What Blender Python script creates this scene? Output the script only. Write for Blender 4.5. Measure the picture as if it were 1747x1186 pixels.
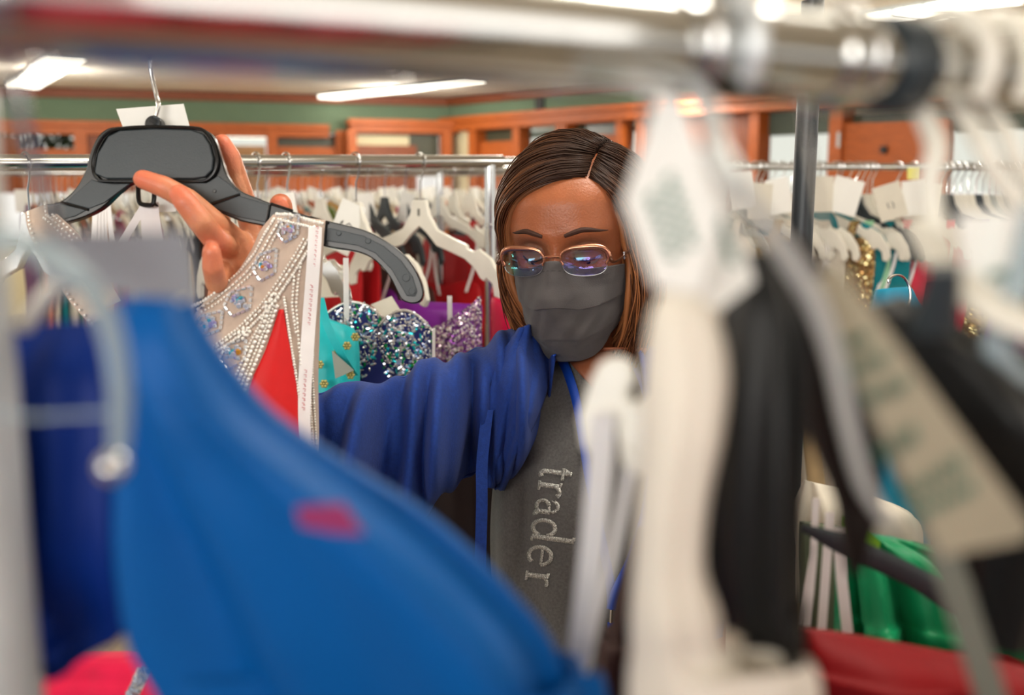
import bpy, bmesh, math, random
from mathutils import Vector, Matrix
from mathutils.bvhtree import BVHTree
from math import sin, cos, pi, radians as R_

for o in list(bpy.data.objects):
    bpy.data.objects.remove(o)
SC = bpy.context.scene
COL = SC.collection
random.seed(7)

# ------------------------------------------------------------ camera
F = 1698.0
CAM = Vector((0, 0, 1.62))
T = R_(9.4)
FW = Vector((0, cos(T), -sin(T))); UPV = Vector((0, sin(T), cos(T))); RT = Vector((1, 0, 0))
cd = bpy.data.cameras.new('camera')
cd.sensor_width = 36.0
cd.lens = F * 36.0 / 1747
cd.clip_start = 0.02
cd.dof.use_dof = True
cd.dof.focus_distance = 1.16
cd.dof.aperture_fstop = 3.9
cam = bpy.data.objects.new('camera', cd)
cam.location = CAM
cam.rotation_euler = (R_(90) - T, 0, 0)
COL.objects.link(cam)
SC.camera = cam

# ------------------------------------------------------------ world, lights, exposure
w = bpy.data.worlds.new('world'); SC.world = w
w.use_nodes = True
w.node_tree.nodes['Background'].inputs[0].default_value = (1.0, 0.965, 0.90, 1)
w.node_tree.nodes['Background'].inputs[1].default_value = 0.92
SC.view_settings.view_transform = 'Standard'
SC.view_settings.look = 'None'
SC.view_settings.gamma = 1
SC.view_settings.use_curve_mapping = False
SC.view_settings.exposure = 0.1


def area(name, loc, target, size, sizey, power, col):
    l = bpy.data.lights.new(name, 'AREA'); l.shape = 'RECTANGLE'
    l.size = size; l.size_y = sizey; l.energy = power; l.color = col
    o = bpy.data.objects.new(name, l); COL.objects.link(o)
    o.location = loc
    o.rotation_euler = (Vector(target) - Vector(loc)).to_track_quat('-Z', 'Y').to_euler()
    return o


# daylight added from unseen shop windows behind and to the left of the photographer
area('window_light', (-1.5, -2.9, 2.35), (0.1, 1.2, 1.35), 3.0, 1.5, 125, (1.0, 0.965, 0.91))
area('window_light', (2.3, -1.6, 2.3), (0.3, 1.2, 1.3), 1.6, 1.4, 16, (1.0, 0.96, 0.9))  # weaker unseen fill added from the right


# ------------------------------------------------------------ pixel helpers (photo frame 1747 x 1186)
def raydir(px, py):
    return FW + RT * ((px - 873.5) / F) + UPV * ((593.0 - py) / F)


NEAR = [1.0]      # things on the near rack hang closer to the lens


def P(px, py, d):
    if d < .5: d *= NEAR[0]
    return CAM + raydir(px, py) * d


def PZ(px, py, z):
    r = raydir(px, py)
    return CAM + r * ((z - CAM.z) / r.z)


def s2l(c):
    return tuple(((x / 255.0) / 12.92 if x / 255.0 <= 0.04045 else ((x / 255.0 + 0.055) / 1.055) ** 2.4) for x in c)


# ------------------------------------------------------------ materials
MATS = {}


def mat(name, rgb, rough=0.6, metal=0.0, var=0.06, nscale=30, bump=0.0, bscale=200, sheen=0.0, trans=0.0,
        coat=0.0, sss=0.0, emit=0.0, lin=False, stretch=None, ior=1.45, spec=0.5, attr=None, alpha=1.0):
    if name in MATS: return MATS[name]
    m = bpy.data.materials.new(name); m.use_nodes = True
    nt = m.node_tree; N = nt.nodes; L = nt.links
    b = N['Principled BSDF']
    c = rgb if lin else s2l(rgb)
    tc = N.new('ShaderNodeTexCoord'); mp = N.new('ShaderNodeMapping')
    L.new(tc.outputs['Object'], mp.inputs[0])
    if stretch: mp.inputs['Scale'].default_value = stretch
    nz = N.new('ShaderNodeTexNoise'); nz.inputs['Scale'].default_value = nscale; nz.inputs['Detail'].default_value = 4
    L.new(mp.outputs[0], nz.inputs[0])
    mx = N.new('ShaderNodeMix'); mx.data_type = 'RGBA'; mx.blend_type = 'MULTIPLY'
    mx.inputs[0].default_value = 1.0
    rp = N.new('ShaderNodeValToRGB')
    rp.color_ramp.elements[0].position = 0.3; rp.color_ramp.elements[1].position = 0.7
    lo = 1 - var * 2
    rp.color_ramp.elements[0].color = (lo, lo, lo, 1); rp.color_ramp.elements[1].color = (1, 1, 1, 1)
    L.new(nz.outputs[0], rp.inputs[0])
    if attr:
        at = N.new('ShaderNodeAttribute'); at.attribute_name = attr
        L.new(at.outputs[0], mx.inputs[6])
    else:
        mx.inputs[6].default_value = (*c, 1)
    L.new(rp.outputs[0], mx.inputs[7])
    L.new(mx.outputs[2], b.inputs['Base Color'])
    b.inputs['Roughness'].default_value = rough
    b.inputs['Metallic'].default_value = metal
    b.inputs['IOR'].default_value = ior
    b.inputs['Specular IOR Level'].default_value = spec
    b.inputs['Sheen Weight'].default_value = sheen
    b.inputs['Transmission Weight'].default_value = trans
    b.inputs['Coat Weight'].default_value = coat
    b.inputs['Alpha'].default_value = alpha
    if sss:
        b.inputs['Subsurface Weight'].default_value = sss
        b.inputs['Subsurface Radius'].default_value = (0.012, 0.004, 0.002)
        b.inputs['Subsurface Scale'].default_value = 0.6
    if emit:
        L.new(mx.outputs[2], b.inputs['Emission Color'])
        b.inputs['Emission Strength'].default_value = emit
    if bump:
        n2 = N.new('ShaderNodeTexNoise'); n2.inputs['Scale'].default_value = bscale; n2.inputs['Detail'].default_value = 3
        L.new(mp.outputs[0], n2.inputs[0])
        bp = N.new('ShaderNodeBump'); bp.inputs['Strength'].default_value = bump
        bp.inputs['Distance'].default_value = 0.002
        L.new(n2.outputs[0], bp.inputs['Height'])
        L.new(bp.outputs[0], b.inputs['Normal'])
    MATS[name] = m
    return m


def sequin(name, base, spots, scale=260, amount=0.5, metal=0.7, thr=None, rough=.2):
    """cloth covered in sequins: every Voronoi cell is one sequin with its own tint and tilt"""
    if name in MATS: return MATS[name]
    m = bpy.data.materials.new(name); m.use_nodes = True
    nt = m.node_tree; N = nt.nodes; L = nt.links
    b = N['Principled BSDF']
    tc = N.new('ShaderNodeTexCoord')
    v = N.new('ShaderNodeTexVoronoi'); v.inputs['Scale'].default_value = scale
    L.new(tc.outputs['Object'], v.inputs['Vector'])
    sep = N.new('ShaderNodeSeparateColor'); L.new(v.outputs['Color'], sep.inputs[0])
    rp = N.new('ShaderNodeValToRGB'); rp.color_ramp.interpolation = 'CONSTANT'
    els = rp.color_ramp.elements
    els[0].position = 0; els[0].color = (*s2l(base), 1)
    els[1].position = 1 - amount; els[1].color = (*s2l(spots[0]), 1)
    for i, s in enumerate(spots[1:]):
        e = els.new(1 - amount + amount * (i + 1) / len(spots)); e.color = (*s2l(s), 1)
    L.new(sep.outputs[0], rp.inputs[0])
    L.new(rp.outputs[0], b.inputs['Base Color'])
    gt = N.new('ShaderNodeMath'); gt.operation = 'GREATER_THAN'; gt.inputs[1].default_value = 1 - amount
    L.new(sep.outputs[0], gt.inputs[0])
    ml = N.new('ShaderNodeMath'); ml.operation = 'MULTIPLY'; ml.inputs[1].default_value = metal
    L.new(gt.outputs[0], ml.inputs[0]); L.new(ml.outputs[0], b.inputs['Metallic'])
    mr = N.new('ShaderNodeMapRange'); mr.inputs[3].default_value = 0.75; mr.inputs[4].default_value = rough
    L.new(gt.outputs[0], mr.inputs[0]); L.new(mr.outputs[0], b.inputs['Roughness'])
    # tilt
    sub = N.new('ShaderNodeVectorMath'); sub.operation = 'SUBTRACT'; sub.inputs[1].default_value = (.5, .5, .5)
    L.new(v.outputs['Color'], sub.inputs[0])
    sc_ = N.new('ShaderNodeVectorMath'); sc_.operation = 'SCALE'; sc_.inputs[3].default_value = 0.9
    L.new(sub.outputs[0], sc_.inputs[0])
    geo = N.new('ShaderNodeNewGeometry')
    ad = N.new('ShaderNodeVectorMath'); ad.operation = 'ADD'
    L.new(geo.outputs['Normal'], ad.inputs[0]); L.new(sc_.outputs[0], ad.inputs[1])
    nm = N.new('ShaderNodeVectorMath'); nm.operation = 'NORMALIZE'; L.new(ad.outputs[0], nm.inputs[0])
    L.new(nm.outputs[0], b.inputs['Normal'])
    MATS[name] = m
    return m


def wood(name, a, b_, scale=(1, 1, 6)):
    if name in MATS: return MATS[name]
    m = mat(name, a, rough=.55, var=.14, nscale=9, stretch=scale)
    return m


M = dict(
    chrome=mat('chrome', (208, 208, 206), rough=.09, metal=1, var=.02),
    wire=mat('steel_wire', (215, 215, 215), rough=.16, metal=1, var=.02),
    white_plastic=mat('white_plastic', (236, 232, 220), rough=.35, var=.03, coat=.2),
    clear_plastic=mat('clear_plastic', (235, 240, 240), rough=.06, var=.02, trans=.85, ior=1.3),
    near_clear=mat('cloudy_clear_plastic', (205, 222, 228), rough=.15, var=.02, trans=.55, ior=1.25),
    black_plastic=mat('black_plastic', (50, 58, 63), rough=.36, var=.05, bump=.05, bscale=700, spec=.45),
    black_edge=mat('black_plastic_edge', (20, 21, 23), rough=.22, var=.05),
    black_post=mat('black_painted_steel', (48, 54, 58), rough=.35, var=.05),
    card=mat('white_card', (244, 243, 238), rough=.75, var=.015),
    card_cream=mat('cream_card', (226, 220, 205), rough=.75, var=.03),
    ink=mat('black_ink', (25, 25, 28), rough=.6),
    ink_green=mat('green_ink', (70, 128, 112), rough=.7),
    ink_pink=mat('pink_ink', (205, 120, 130), rough=.6),
    ribbon=mat('white_satin_ribbon', (240, 236, 236), rough=.4, var=.04, sheen=.3),
    ceiling=mat('ceiling_paint', (236, 228, 210), rough=.9, var=.05, nscale=3),
    green=mat('sage_green_paint', (96, 116, 92), rough=.85, var=.04, nscale=4),
    beige=mat('beige_panel', (205, 195, 160), rough=.8, var=.05),
    oak=wood('orange_oak', (172, 86, 28), (150, 70, 30)),
    oak_dark=wood('brown_oak', (122, 60, 26), (110, 50, 20)),
    floor=mat('floor_carpet', (176, 162, 142), rough=.95, var=.15, nscale=60),
    tube_light=mat('fluorescent_diffuser', (255, 250, 235), emit=3.2, var=0),
    alum=mat('aluminium', (170, 175, 175), rough=.4, metal=.8),
    darkglass=mat('dark_glass', (70, 72, 56), rough=.35, var=.1),
)

# ------------------------------------------------------------ object helpers


def link(o):
    COL.objects.link(o); return o


def tag(o, label=None, cat=None, group=None, kind=None):
    if label: o['label'] = label
    if cat: o['category'] = cat
    if group: o['group'] = group
    if kind: o['kind'] = kind
    return o


def empty(name, loc=(0, 0, 0), label=None, cat=None, group=None):
    o = bpy.data.objects.new(name, None); o.empty_display_size = .05
    o.location = loc
    link(o); tag(o, label, cat, group)
    bpy.context.view_layer.update()
    return o


def smooth(me, ang=None):
    for p in me.polygons: p.use_smooth = True
    if ang is not None:
        try: me.set_sharp_from_angle(angle=R_(ang))
        except Exception: pass


class MB:
    """collects several shapes in one mesh"""
    def __init__(s): s.v = []; s.f = []; s.c = None

    def add(s, v, f):
        o = len(s.v); s.v += [Vector(x) for x in v]; s.f += [tuple(i + o for i in q) for q in f]; return s

    def build(s, name, m, parent=None, sm=True, ang=40, bevel=0, subd=0, solid=0):
        me = bpy.data.meshes.new(name)
        o = bpy.data.objects.new(name, me)
        if parent is not None:
            inv = Matrix.Translation(-Vector(parent_loc(parent)))
            vs = [inv @ x for x in s.v]
        else:
            vs = s.v
        me.from_pydata([tuple(x) for x in vs], [], s.f)
        me.update()
        if sm: smooth(me, ang)
        if isinstance(m, (list, tuple)):
            for k in m: me.materials.append(k)
        elif m: me.materials.append(m)
        if parent is not None: o.parent = parent
        link(o)
        if solid:
            md = o.modifiers.new('thick', 'SOLIDIFY'); md.thickness = solid; md.offset = 0
        if bevel:
            md = o.modifiers.new('bev', 'BEVEL'); md.width = bevel; md.segments = 2; md.limit_method = 'ANGLE'; md.angle_limit = R_(35)
        if subd:
            md = o.modifiers.new('sub', 'SUBSURF'); md.levels = subd; md.render_levels = subd
        return o


def parent_loc(p):
    l = Vector((0, 0, 0))
    while p is not None:
        l += Vector(p.location); p = p.parent
    return l


def box(mb, lo, hi):
    x0, y0, z0 = lo; x1, y1, z1 = hi
    v = [(x0, y0, z0), (x1, y0, z0), (x1, y1, z0), (x0, y1, z0), (x0, y0, z1), (x1, y0, z1), (x1, y1, z1), (x0, y1, z1)]
    f = [(0, 3, 2, 1), (4, 5, 6, 7), (0, 1, 5, 4), (1, 2, 6, 5), (2, 3, 7, 6), (3, 0, 4, 7)]
    return mb.add(v, f)


def obox(mb, c, ax, ay, az):
    """box from centre and three half axis vectors"""
    c = Vector(c); v = []
    for k in (-1, 1):
        for a, b in ((-1, -1), (1, -1), (1, 1), (-1, 1)):
            v.append(c + ax * a + ay * b + az * k)
    f = [(0, 3, 2, 1), (4, 5, 6, 7), (0, 1, 5, 4), (1, 2, 6, 5), (2, 3, 7, 6), (3, 0, 4, 7)]
    return mb.add(v, f)


def catmull(pts, sub):
    """works on tuples/vectors of floats"""
    pts = [tuple(p) for p in pts]; n = len(pts); out = []
    for i in range(n - 1):
        p0 = pts[max(i - 1, 0)]; p1 = pts[i]; p2 = pts[i + 1]; p3 = pts[min(i + 2, n - 1)]
        for k in range(sub):
            t = k / sub; t2 = t * t; t3 = t2 * t
            out.append(tuple(.5 * ((2 * b) + (-a + c) * t + (2 * a - 5 * b + 4 * c - d) * t2 + (-a + 3 * b - 3 * c + d) * t3)
                             for a, b, c, d in zip(p0, p1, p2, p3)))
    out.append(pts[-1])
    return out


def tube(mb, pts, r, n=8, sub=0, flat=None, closed=False):
    if NEAR[0] != 1: r = [x * .82 for x in r] if isinstance(r, (list, tuple)) else r * .82
    """swept tube; r number or list; flat=(sx,sy) squashes the section"""
    if sub:
        rr = r if isinstance(r, (list, tuple)) else [r] * len(pts)
        q = catmull([(*p, x) for p, x in zip(pts, rr)], sub)
        pts = [Vector(p[:3]) for p in q]; r = [p[3] for p in q]
    else:
        pts = [Vector(p) for p in pts]
    m = len(pts)
    rr = r if isinstance(r, (list, tuple)) else [r] * m
    t0 = (pts[1] - pts[0]).normalized()
    a = Vector((0, 0, 1)) if abs(t0.z) < .9 else Vector((0, 1, 0))
    u = t0.cross(a).normalized()
    vs = []
    for i in range(m):
        t = (pts[min(i + 1, m - 1)] - pts[max(i - 1, 0)])
        if t.length < 1e-9: t = t0
        t = t.normalized()
        u = (u - t * u.dot(t))
        u = u.normalized() if u.length > 1e-6 else t.orthogonal().normalized()
        w_ = t.cross(u)
        fx, fy = flat if flat else (1, 1)
        for k in range(n):
            an = 2 * pi * k / n
            vs.append(pts[i] + (u * cos(an) * fx + w_ * sin(an) * fy) * rr[i])
    fs = []
    for i in range(m - 1):
        for k in range(n):
            fs.append((i * n + k, i * n + (k + 1) % n, (i + 1) * n + (k + 1) % n, (i + 1) * n + k))
    fs.append(tuple(range(n - 1, -1, -1))); fs.append(tuple((m - 1) * n + k for k in range(n)))
    return mb.add(vs, fs)


def ball(mb, c, r, nu=8, nv=5, sc=(1, 1, 1), mtx=None):
    c = Vector(c); vs = []
    vs.append(Vector((0, 0, 1)))
    for j in range(1, nv):
        th = pi * j / nv
        for i in range(nu):
            ph = 2 * pi * i / nu
            vs.append(Vector((sin(th) * cos(ph), sin(th) * sin(ph), cos(th))))
    vs.append(Vector((0, 0, -1)))
    out = []
    for q in vs:
        q = Vector((q.x * sc[0] * r, q.y * sc[1] * r, q.z * sc[2] * r))
        if mtx: q = mtx @ q
        out.append(q + c)
    fs = []
    for i in range(nu): fs.append((0, 1 + i, 1 + (i + 1) % nu))
    for j in range(nv - 2):
        for i in range(nu):
            a = 1 + j * nu + i; b = 1 + j * nu + (i + 1) % nu
            fs.append((a, a + nu, b + nu, b))
    last = len(vs) - 1; o = 1 + (nv - 2) * nu
    for i in range(nu): fs.append((last, o + (i + 1) % nu, o + i))
    return mb.add(out, fs)


def tcap(mb, p0, r0, p1, r1, n=12):
    """closed tapered capsule"""
    p0 = Vector(p0); p1 = Vector(p1); t = (p1 - p0).normalized(); pts = []; rs = []
    for k in range(5):
        a = pi / 2 * (1 - k / 4.0)
        pts.append(p0 - t * r0 * sin(a)); rs.append(max(r0 * cos(a), r0 * .02))
    for k in range(5):
        a = pi / 2 * (k / 4.0)
        pts.append(p1 + t * r1 * sin(a)); rs.append(max(r1 * cos(a), r1 * .02))
    return tube(mb, pts, rs, n)


def lathe(mb, c, prof, n=20):
    c = Vector(c); vs = []; fs = []
    for r, z in prof:
        for k in range(n):
            a = 2 * pi * k / n; vs.append(c + Vector((r * cos(a), r * sin(a), z)))
    m = len(prof)
    for i in range(m - 1):
        for k in range(n):
            fs.append((i * n + k, i * n + (k + 1) % n, (i + 1) * n + (k + 1) % n, (i + 1) * n + k))
    fs.append(tuple(range(n - 1, -1, -1))); fs.append(tuple((m - 1) * n + k for k in range(n)))
    return mb.add(vs, fs)


def loft(mb, rings, cap=True, closed=True):
    """rings: list of lists of points"""
    n = len(rings[0]); vs = [p for r in rings for p in r]; fs = []
    for i in range(len(rings) - 1):
        for k in range(n if closed else n - 1):
            fs.append((i * n + k, (i + 1) * n + k, (i + 1) * n + (k + 1) % n, i * n + (k + 1) % n))
    if cap and closed:
        fs.append(tuple(range(n))); fs.append(tuple((len(rings) - 1) * n + k for k in range(n - 1, -1, -1)))
    return mb.add(vs, fs)


def loftpx(mb, secs, n=56, sub=8, fold=None, cap=True, depthdir=None):
    """secs: ((xA,yA),(xB,yB), d, hd [, dB]) : section spans A-B at depth d(..dB) with half depth hd"""
    q = []
    for s in secs:
        if s[0] == 'w':
            q.append((*s[1], *s[2], s[3])); continue
        dB = s[4] if len(s) > 4 else s[2]
        q.append((*P(s[0][0], s[0][1], s[2]), *P(s[1][0], s[1][1], dB), s[3] * (NEAR[0] if s[2] < .5 else 1)))
    q = catmull(q, sub)
    rings = []
    dd = depthdir or FW
    for i, r in enumerate(q):
        A = Vector(r[:3]); B = Vector(r[3:6]); hd = r[6]
        ax = B - A; c = (A + B) / 2
        nn = dd - ax * (dd.dot(ax) / max(ax.length_squared, 1e-9)); nn.normalize()
        ring = []; v = i / (len(q) - 1)
        for k in range(n):
            a = 2 * pi * k / n
            e = fold(k / n, v) if fold else 0
            ring.append(c + ax * .5 * cos(a) * (1 + e * .5) + nn * (-hd) * sin(a) * (1 + e) - (nn * e * 0.02 * (1 if sin(a) > 0 else -1) if fold else Vector()))
        rings.append(ring)
    return loft(mb, rings, cap)


def hitplane(px, py, p0, nrm):
    r = raydir(px, py); t = (Vector(p0) - CAM).dot(nrm) / r.dot(nrm)
    return CAM + r * t


def outline(mb, pts, p0, nrm, th, smooth_sub=0):
    """plate: outline given in photo pixels, laid in a plane, real thickness (behind the front face)"""
    nrm = Vector(nrm).normalized()
    if smooth_sub:
        pts = catmull(list(pts) + [pts[0]], smooth_sub)[:-1]
    fr = [hitplane(x, y, p0, nrm) for x, y in pts]
    bk = [p + nrm * th for p in fr]
    n = len(fr)
    v = fr + bk
    f = [tuple(range(n - 1, -1, -1)), tuple(n + i for i in range(n))]
    f += [(i, (i + 1) % n, n + (i + 1) % n, n + i) for i in range(n)]
    return mb.add(v, f)


def sheet(mb, grid):
    """grid: rows of points"""
    m = len(grid[0]); vs = [p for r in grid for p in r]
    fs = [(i * m + k, (i + 1) * m + k, (i + 1) * m + k + 1, i * m + k + 1) for i in range(len(grid) - 1) for k in range(m - 1)]
    return mb.add(vs, fs)


def bvh_of(o):
    dg = bpy.context.evaluated_depsgraph_get()
    bpy.context.view_layer.update()
    return BVHTree.FromObject(o, dg), o.matrix_world.copy()


def onto(bv, px, py, off, dflt=None):
    """point where the view ray of a photo pixel meets a surface, lifted off it"""
    b, mw = bv; inv = mw.inverted()
    r = raydir(px, py)
    o = inv @ CAM; d = (inv.to_3x3() @ r).normalized()
    loc, nr, ix, ds = b.ray_cast(o, d)
    if loc is None:
        return P(px, py, dflt) if dflt else None
    return (mw @ loc) - r.normalized() * off


def strip(mb, path, w_, nrm=None, th=.0008):
    """flat ribbon along 3D path; w_ = half width vector or list"""
    vs = []; n = len(path)
    for i, p in enumerate(path):
        h = w_[i] if isinstance(w_, list) else w_
        t = (path[min(i + 1, n - 1)] - path[max(i - 1, 0)]).normalized()
        nn = t.cross(h).normalized() * th
        vs += [p - h - nn, p + h - nn, p + h + nn, p - h + nn]
    fs = []
    for i in range(n - 1):
        for k in range(4):
            fs.append((i * 4 + k, i * 4 + (k + 1) % 4, (i + 1) * 4 + (k + 1) % 4, (i + 1) * 4 + k))
    fs.append((3, 2, 1, 0)); e = (n - 1) * 4; fs.append((e, e + 1, e + 2, e + 3))
    return mb.add(vs, fs)


def copy_tree(o, parent=None):
    c = o.copy(); COL.objects.link(c)
    if parent is not None: c.parent = parent
    for ch in list(o.children): copy_tree(ch, c)
    return c
# ------------------------------------------------------------ the room
HC = 2.75


def struct(o): o['kind'] = 'structure'; return o


cA = PZ(50, 148, HC); cB = PZ(765, 166, HC); cC = PZ(1747, 57, HC)
dBack = (cB - cA).normalized(); dRight = (cC - cB).normalized()
pL = cB - dBack * 19; pR = cB + dRight * 14
nBack = Vector((-dBack.y, dBack.x, 0)); nBack = nBack if nBack.y > 0 else -nBack      # pointing away from the room
nRight = Vector((-dRight.y, dRight.x, 0)); nRight = nRight if nRight.x > 0 else -nRight
mb = MB(); box(mb, (-16, -9, -.1), (16, 22, 0)); struct(mb.build('floor', M['floor'], sm=False))
mb = MB(); box(mb, (-16, -4.5, HC), (16, 22, HC + .1)); struct(mb.build('ceiling', M['ceiling'], sm=False))


class Wall:
    def __init__(s, o, d, n): s.o = o; s.d = d; s.n = n

    def u(s, px, py):
        h = hitplane(px, py, s.o, s.n); return (h - s.o).dot(s.d), h.z

    def bx(s, mb, u0, u1, z0, z1, o0, o1):
        """box along the wall from u0..u1, z0..z1, offset o0..o1 (negative = into the room)"""
        c = s.o + s.d * ((u0 + u1) / 2) + s.n * ((o0 + o1) / 2); c.z = (z0 + z1) / 2
        return obox(mb, c, s.d * abs(u1 - u0) / 2, s.n * abs(o1 - o0) / 2, Vector((0, 0, abs(z1 - z0) / 2)))


WB = Wall(Vector((cB.x, cB.y, 0)), dBack, nBack)      # u negative to the left
WR = Wall(Vector((cB.x, cB.y, 0)), dRight, nRight)    # u positive to the right
zb1 = WR.u(766, 205)[1]; zb0 = WR.u(766, 226)[1]
# upper painted walls
mb = MB(); WB.bx(mb, -19, 0, zb1 - .2, HC, .0, .10); struct(mb.build('wall_back', M['green'], sm=False))
mb = MB(); WR.bx(mb, 0, 14, zb1 - .02, HC, 0, .12)
u0, _ = WR.u(916, 178); u1, _ = WR.u(929, 178)
struct(mb.build('wall_right', M['green'], sm=False))
mb = MB(); WR.bx(mb, u0, u1, zb1, WR.u(920, 166)[1] + .1, -.03, 0)
tag(mb.build('wall_speaker', mat('black_cloth', (25, 27, 25)), sm=False), 'small black speaker box on the green wall above the right-hand oak windows', 'speaker')
# crown trims and header bands
mb = MB(); WB.bx(mb, -19, 0, HC - .12, HC - .005, -.06, 0); struct(mb.build('trim_1', M['oak_dark'], sm=False, bevel=.01))
mb = MB(); WR.bx(mb, .0, 14, HC - .12, HC - .005, -.06, 0); struct(mb.build('trim_2', M['oak_dark'], sm=False, bevel=.01))
zc1 = WB.u(300, 212)[1]; zc0 = WB.u(300, 232)[1]
mb = MB()
WB.bx(mb, -19, -1.6, zc0, zc1, -.08, .12); WB.bx(mb, -19, -1.6, zc1 - .05, zc1 + .02, -.12, .12)
struct(mb.build('trim_3', M['oak'], sm=False, bevel=.006))
mb = MB()
WR.bx(mb, 0, 14, zb0, zb1, -.12, .12); WR.bx(mb, 0, 14, zb1 - .05, zb1 + .02, -.17, .12); WR.bx(mb, 0, 14, zb0, zb0 + .03, -.15, .12)
struct(mb.build('trim_4', M['oak'], sm=False, bevel=.006))
# box office that stands forward in the corner (its header band faces us)
ua = WB.u(592, 212)[0]
wf_ = Wall(WB.o - WB.n * .28, WB.d, WB.n); zd1 = wf_.u(680, 207)[1]; zd0 = wf_.u(680, 227)[1]
mb = MB(); WB.bx(mb, ua, .05, zd0, zd1, -.3, -.02); WB.bx(mb, ua - .02, .06, zd1 - .05, zd1 + .02, -.35, -.02)
struct(mb.build('trim_5', M['oak'], sm=False, bevel=.006))


def frame(wl, n, px0, px1, top, bot, rows, m_in, off=-.05, sill=.45, panes=None):
    pass


def post(wl, px0, px1, name, m, z0=0, z1=None, o0=-.1, o1=.1, py=240):
    a, _ = wl.u(px0, py); b, _ = wl.u(px1, py)
    mb = MB(); wl.bx(mb, a, b, z0, zb0 if z1 is None else z1, o0, o1)
    return mb.build(name, m, sm=False)


def panel(wl, px0, px1, y0, y1, m, o0=0., o1=.03, mb=None, name=None):
    a, z1 = wl.u((px0), y0); b, _ = wl.u(px1, y0); _, z0 = wl.u((px0 + px1) / 2, y1)
    _, z1 = wl.u((px0 + px1) / 2, y0)
    q = mb or MB(); wl.bx(q, a, b, z0, z1, o0, o1)
    if mb is None: return q.build(name, m, sm=False)


TR = [6]


def trim(o): struct(o); TR[0] += 1; o.name = 'trim_%d' % TR[0]; return o


# back wall from the left: openings, posts and oak panels below the band
for a, b in ((128, 150), (372, 386), (455, 472), (572, 590)):
    trim(post(WB, a, b, 'trim', M['oak']))
trim(panel(WB, 150, 372, 231, 330, M['oak_dark'], -.02, .05, name='t'))
trim(panel(WB, 20, 130, 254, 330, M['oak'], -.04, .06, name='t'))
trim(panel(WB, -300, 35, 231, 330, M['oak_dark'], -.04, .06, name='t'))
trim(panel(WB, 472, 572, 251, 330, M['oak'], -.04, .06, name='t'))
trim(panel(WB, 386, 455, 247, 330, mat('tan_counter', (190, 150, 105)), .3, .5, name='t'))
def window(wl, n, px0, px1, y0, y1, m, off=.07):
    mb = MB(); panel(wl, px0, px1, y0, y1, m, off, off + .012, mb=mb)
    o = mb.build('window_%d' % n, m, sm=False); struct(o); return o
glass = mat('window_glass', (235, 240, 235), rough=.02, trans=1, ior=1.05, var=0)
window(WB, 1, 35, 128, 229, 255, glass)
window(WB, 2, 472, 572, 229, 252, M['darkglass'])
window(WB, 3, 386, 455, 229, 247, glass)
lp = MB(); panel(WB, 384, 458, 226, 233, None, .2, .4, mb=lp)
tag(lp.build('office_light', M['tube_light'], sm=False), 'bright fluorescent light seen through the back office window', 'ceiling light')
# shrub outside the left window
sh = MB(); random.seed(3)
c0 = P(85, 240, 15.5)
for i in range(420):
    q = c0 + Vector((random.uniform(-.75, .75), random.uniform(-.3, .3), random.uniform(-.5, .35)))
    ball(sh, q, random.uniform(.03, .08), 6, 4, (1, .4, .6), Matrix.Rotation(random.uniform(0, 6), 3, 'Y'))
tube(sh, [c0 + Vector((0, 0, -2.3)), c0], .05)
tag(sh.build('garden_shrub', mat('shrub_leaves', (70, 96, 50), var=.25, nscale=8)), 'green shrub growing outside the leftmost back window', 'shrub')

# corner office: posts, glass, panels (forward plane)
WF = Wall(WB.o - WB.n * .28, WB.d, WB.n)
for a, b in ((592, 607), (752, 768)):
    trim(post(WF, a, b, 't', M['oak']))
trim(panel(WF, 607, 710, 248, 330, M['oak_dark'], -.02, .04, name='t'))
trim(panel(WF, 607, 700, 231, 249, M['beige'], .09, .12, name='t'))
window(WF, 4, 607, 752, 228, 268, M['darkglass'], .14)
# right wall
trim(panel(WR, 768, 810, 223, 330, M['beige'], -.02, .06, name='t'))
for a, b in ((809, 822), (884, 896), (958, 976), (1060, 1071), (1096, 1110), (1288, 1304), (1424, 1446)):
    trim(post(WR, a, b, 't', M['oak']))
trim(panel(WR, 822, 884, 241, 330, M['oak'], -.02, .06, name='t'))
trim(panel(WR, 976, 1060, 231, 330, M['oak'], -.02, .06, name='t'))
for n, (a, b, y0, y1) in enumerate(((822, 884, 219, 242), (976, 1060, 208, 232))):
    window(WR, 5 + n, a, b, y0, y1, M['darkglass'])
for n, (a, b, y0, y1) in enumerate(((896, 958, 212, 330), (1071, 1098, 203, 330), (1304, 1424, 160, 330), (1625, 1900, 150, 330))):
    window(WR, 7 + n, a, b, y0, y1, glass)
# window frame of the bright shop windows
for a, b, y0, y1 in ((896, 958, 222, 234), (1071, 1096, 214, 224), (1304, 1424, 188, 229), (1625, 1900, 190, 219)):
    trim(panel(WR, a, b, y0, y1, mat('grey_soffit', (78, 88, 78)), .06, .11, name='t'))
for a, b in ((1110, 1290),):
    trim(panel(WR, a, b, 150, 400, M['oak_dark'], -.02, .06, name='t'))
# oak door with its hardware
d = MB(); panel(WR, 1446, 1625, 207, 520, None, -.06, .04, mb=d)
dr = d.build('door_1', M['oak'], sm=False); struct(dr)
hb = MB(); panel(WR, 1512, 1521, 250, 262, None, -.1, -.06, mb=hb)
hh = hb.build('door_handle', mat('black_metal', (20, 20, 20), rough=.3, metal=.5), sm=False); hh.parent = dr
hb = MB(); panel(WR, 1440, 1445, 226, 252, None, -.11, -.1, mb=hb)
hh = hb.build('hinge', M['alum'], sm=False); hh.parent = dr
window(WR, 11, 1446, 1625, 190, 206, M['darkglass'])
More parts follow.
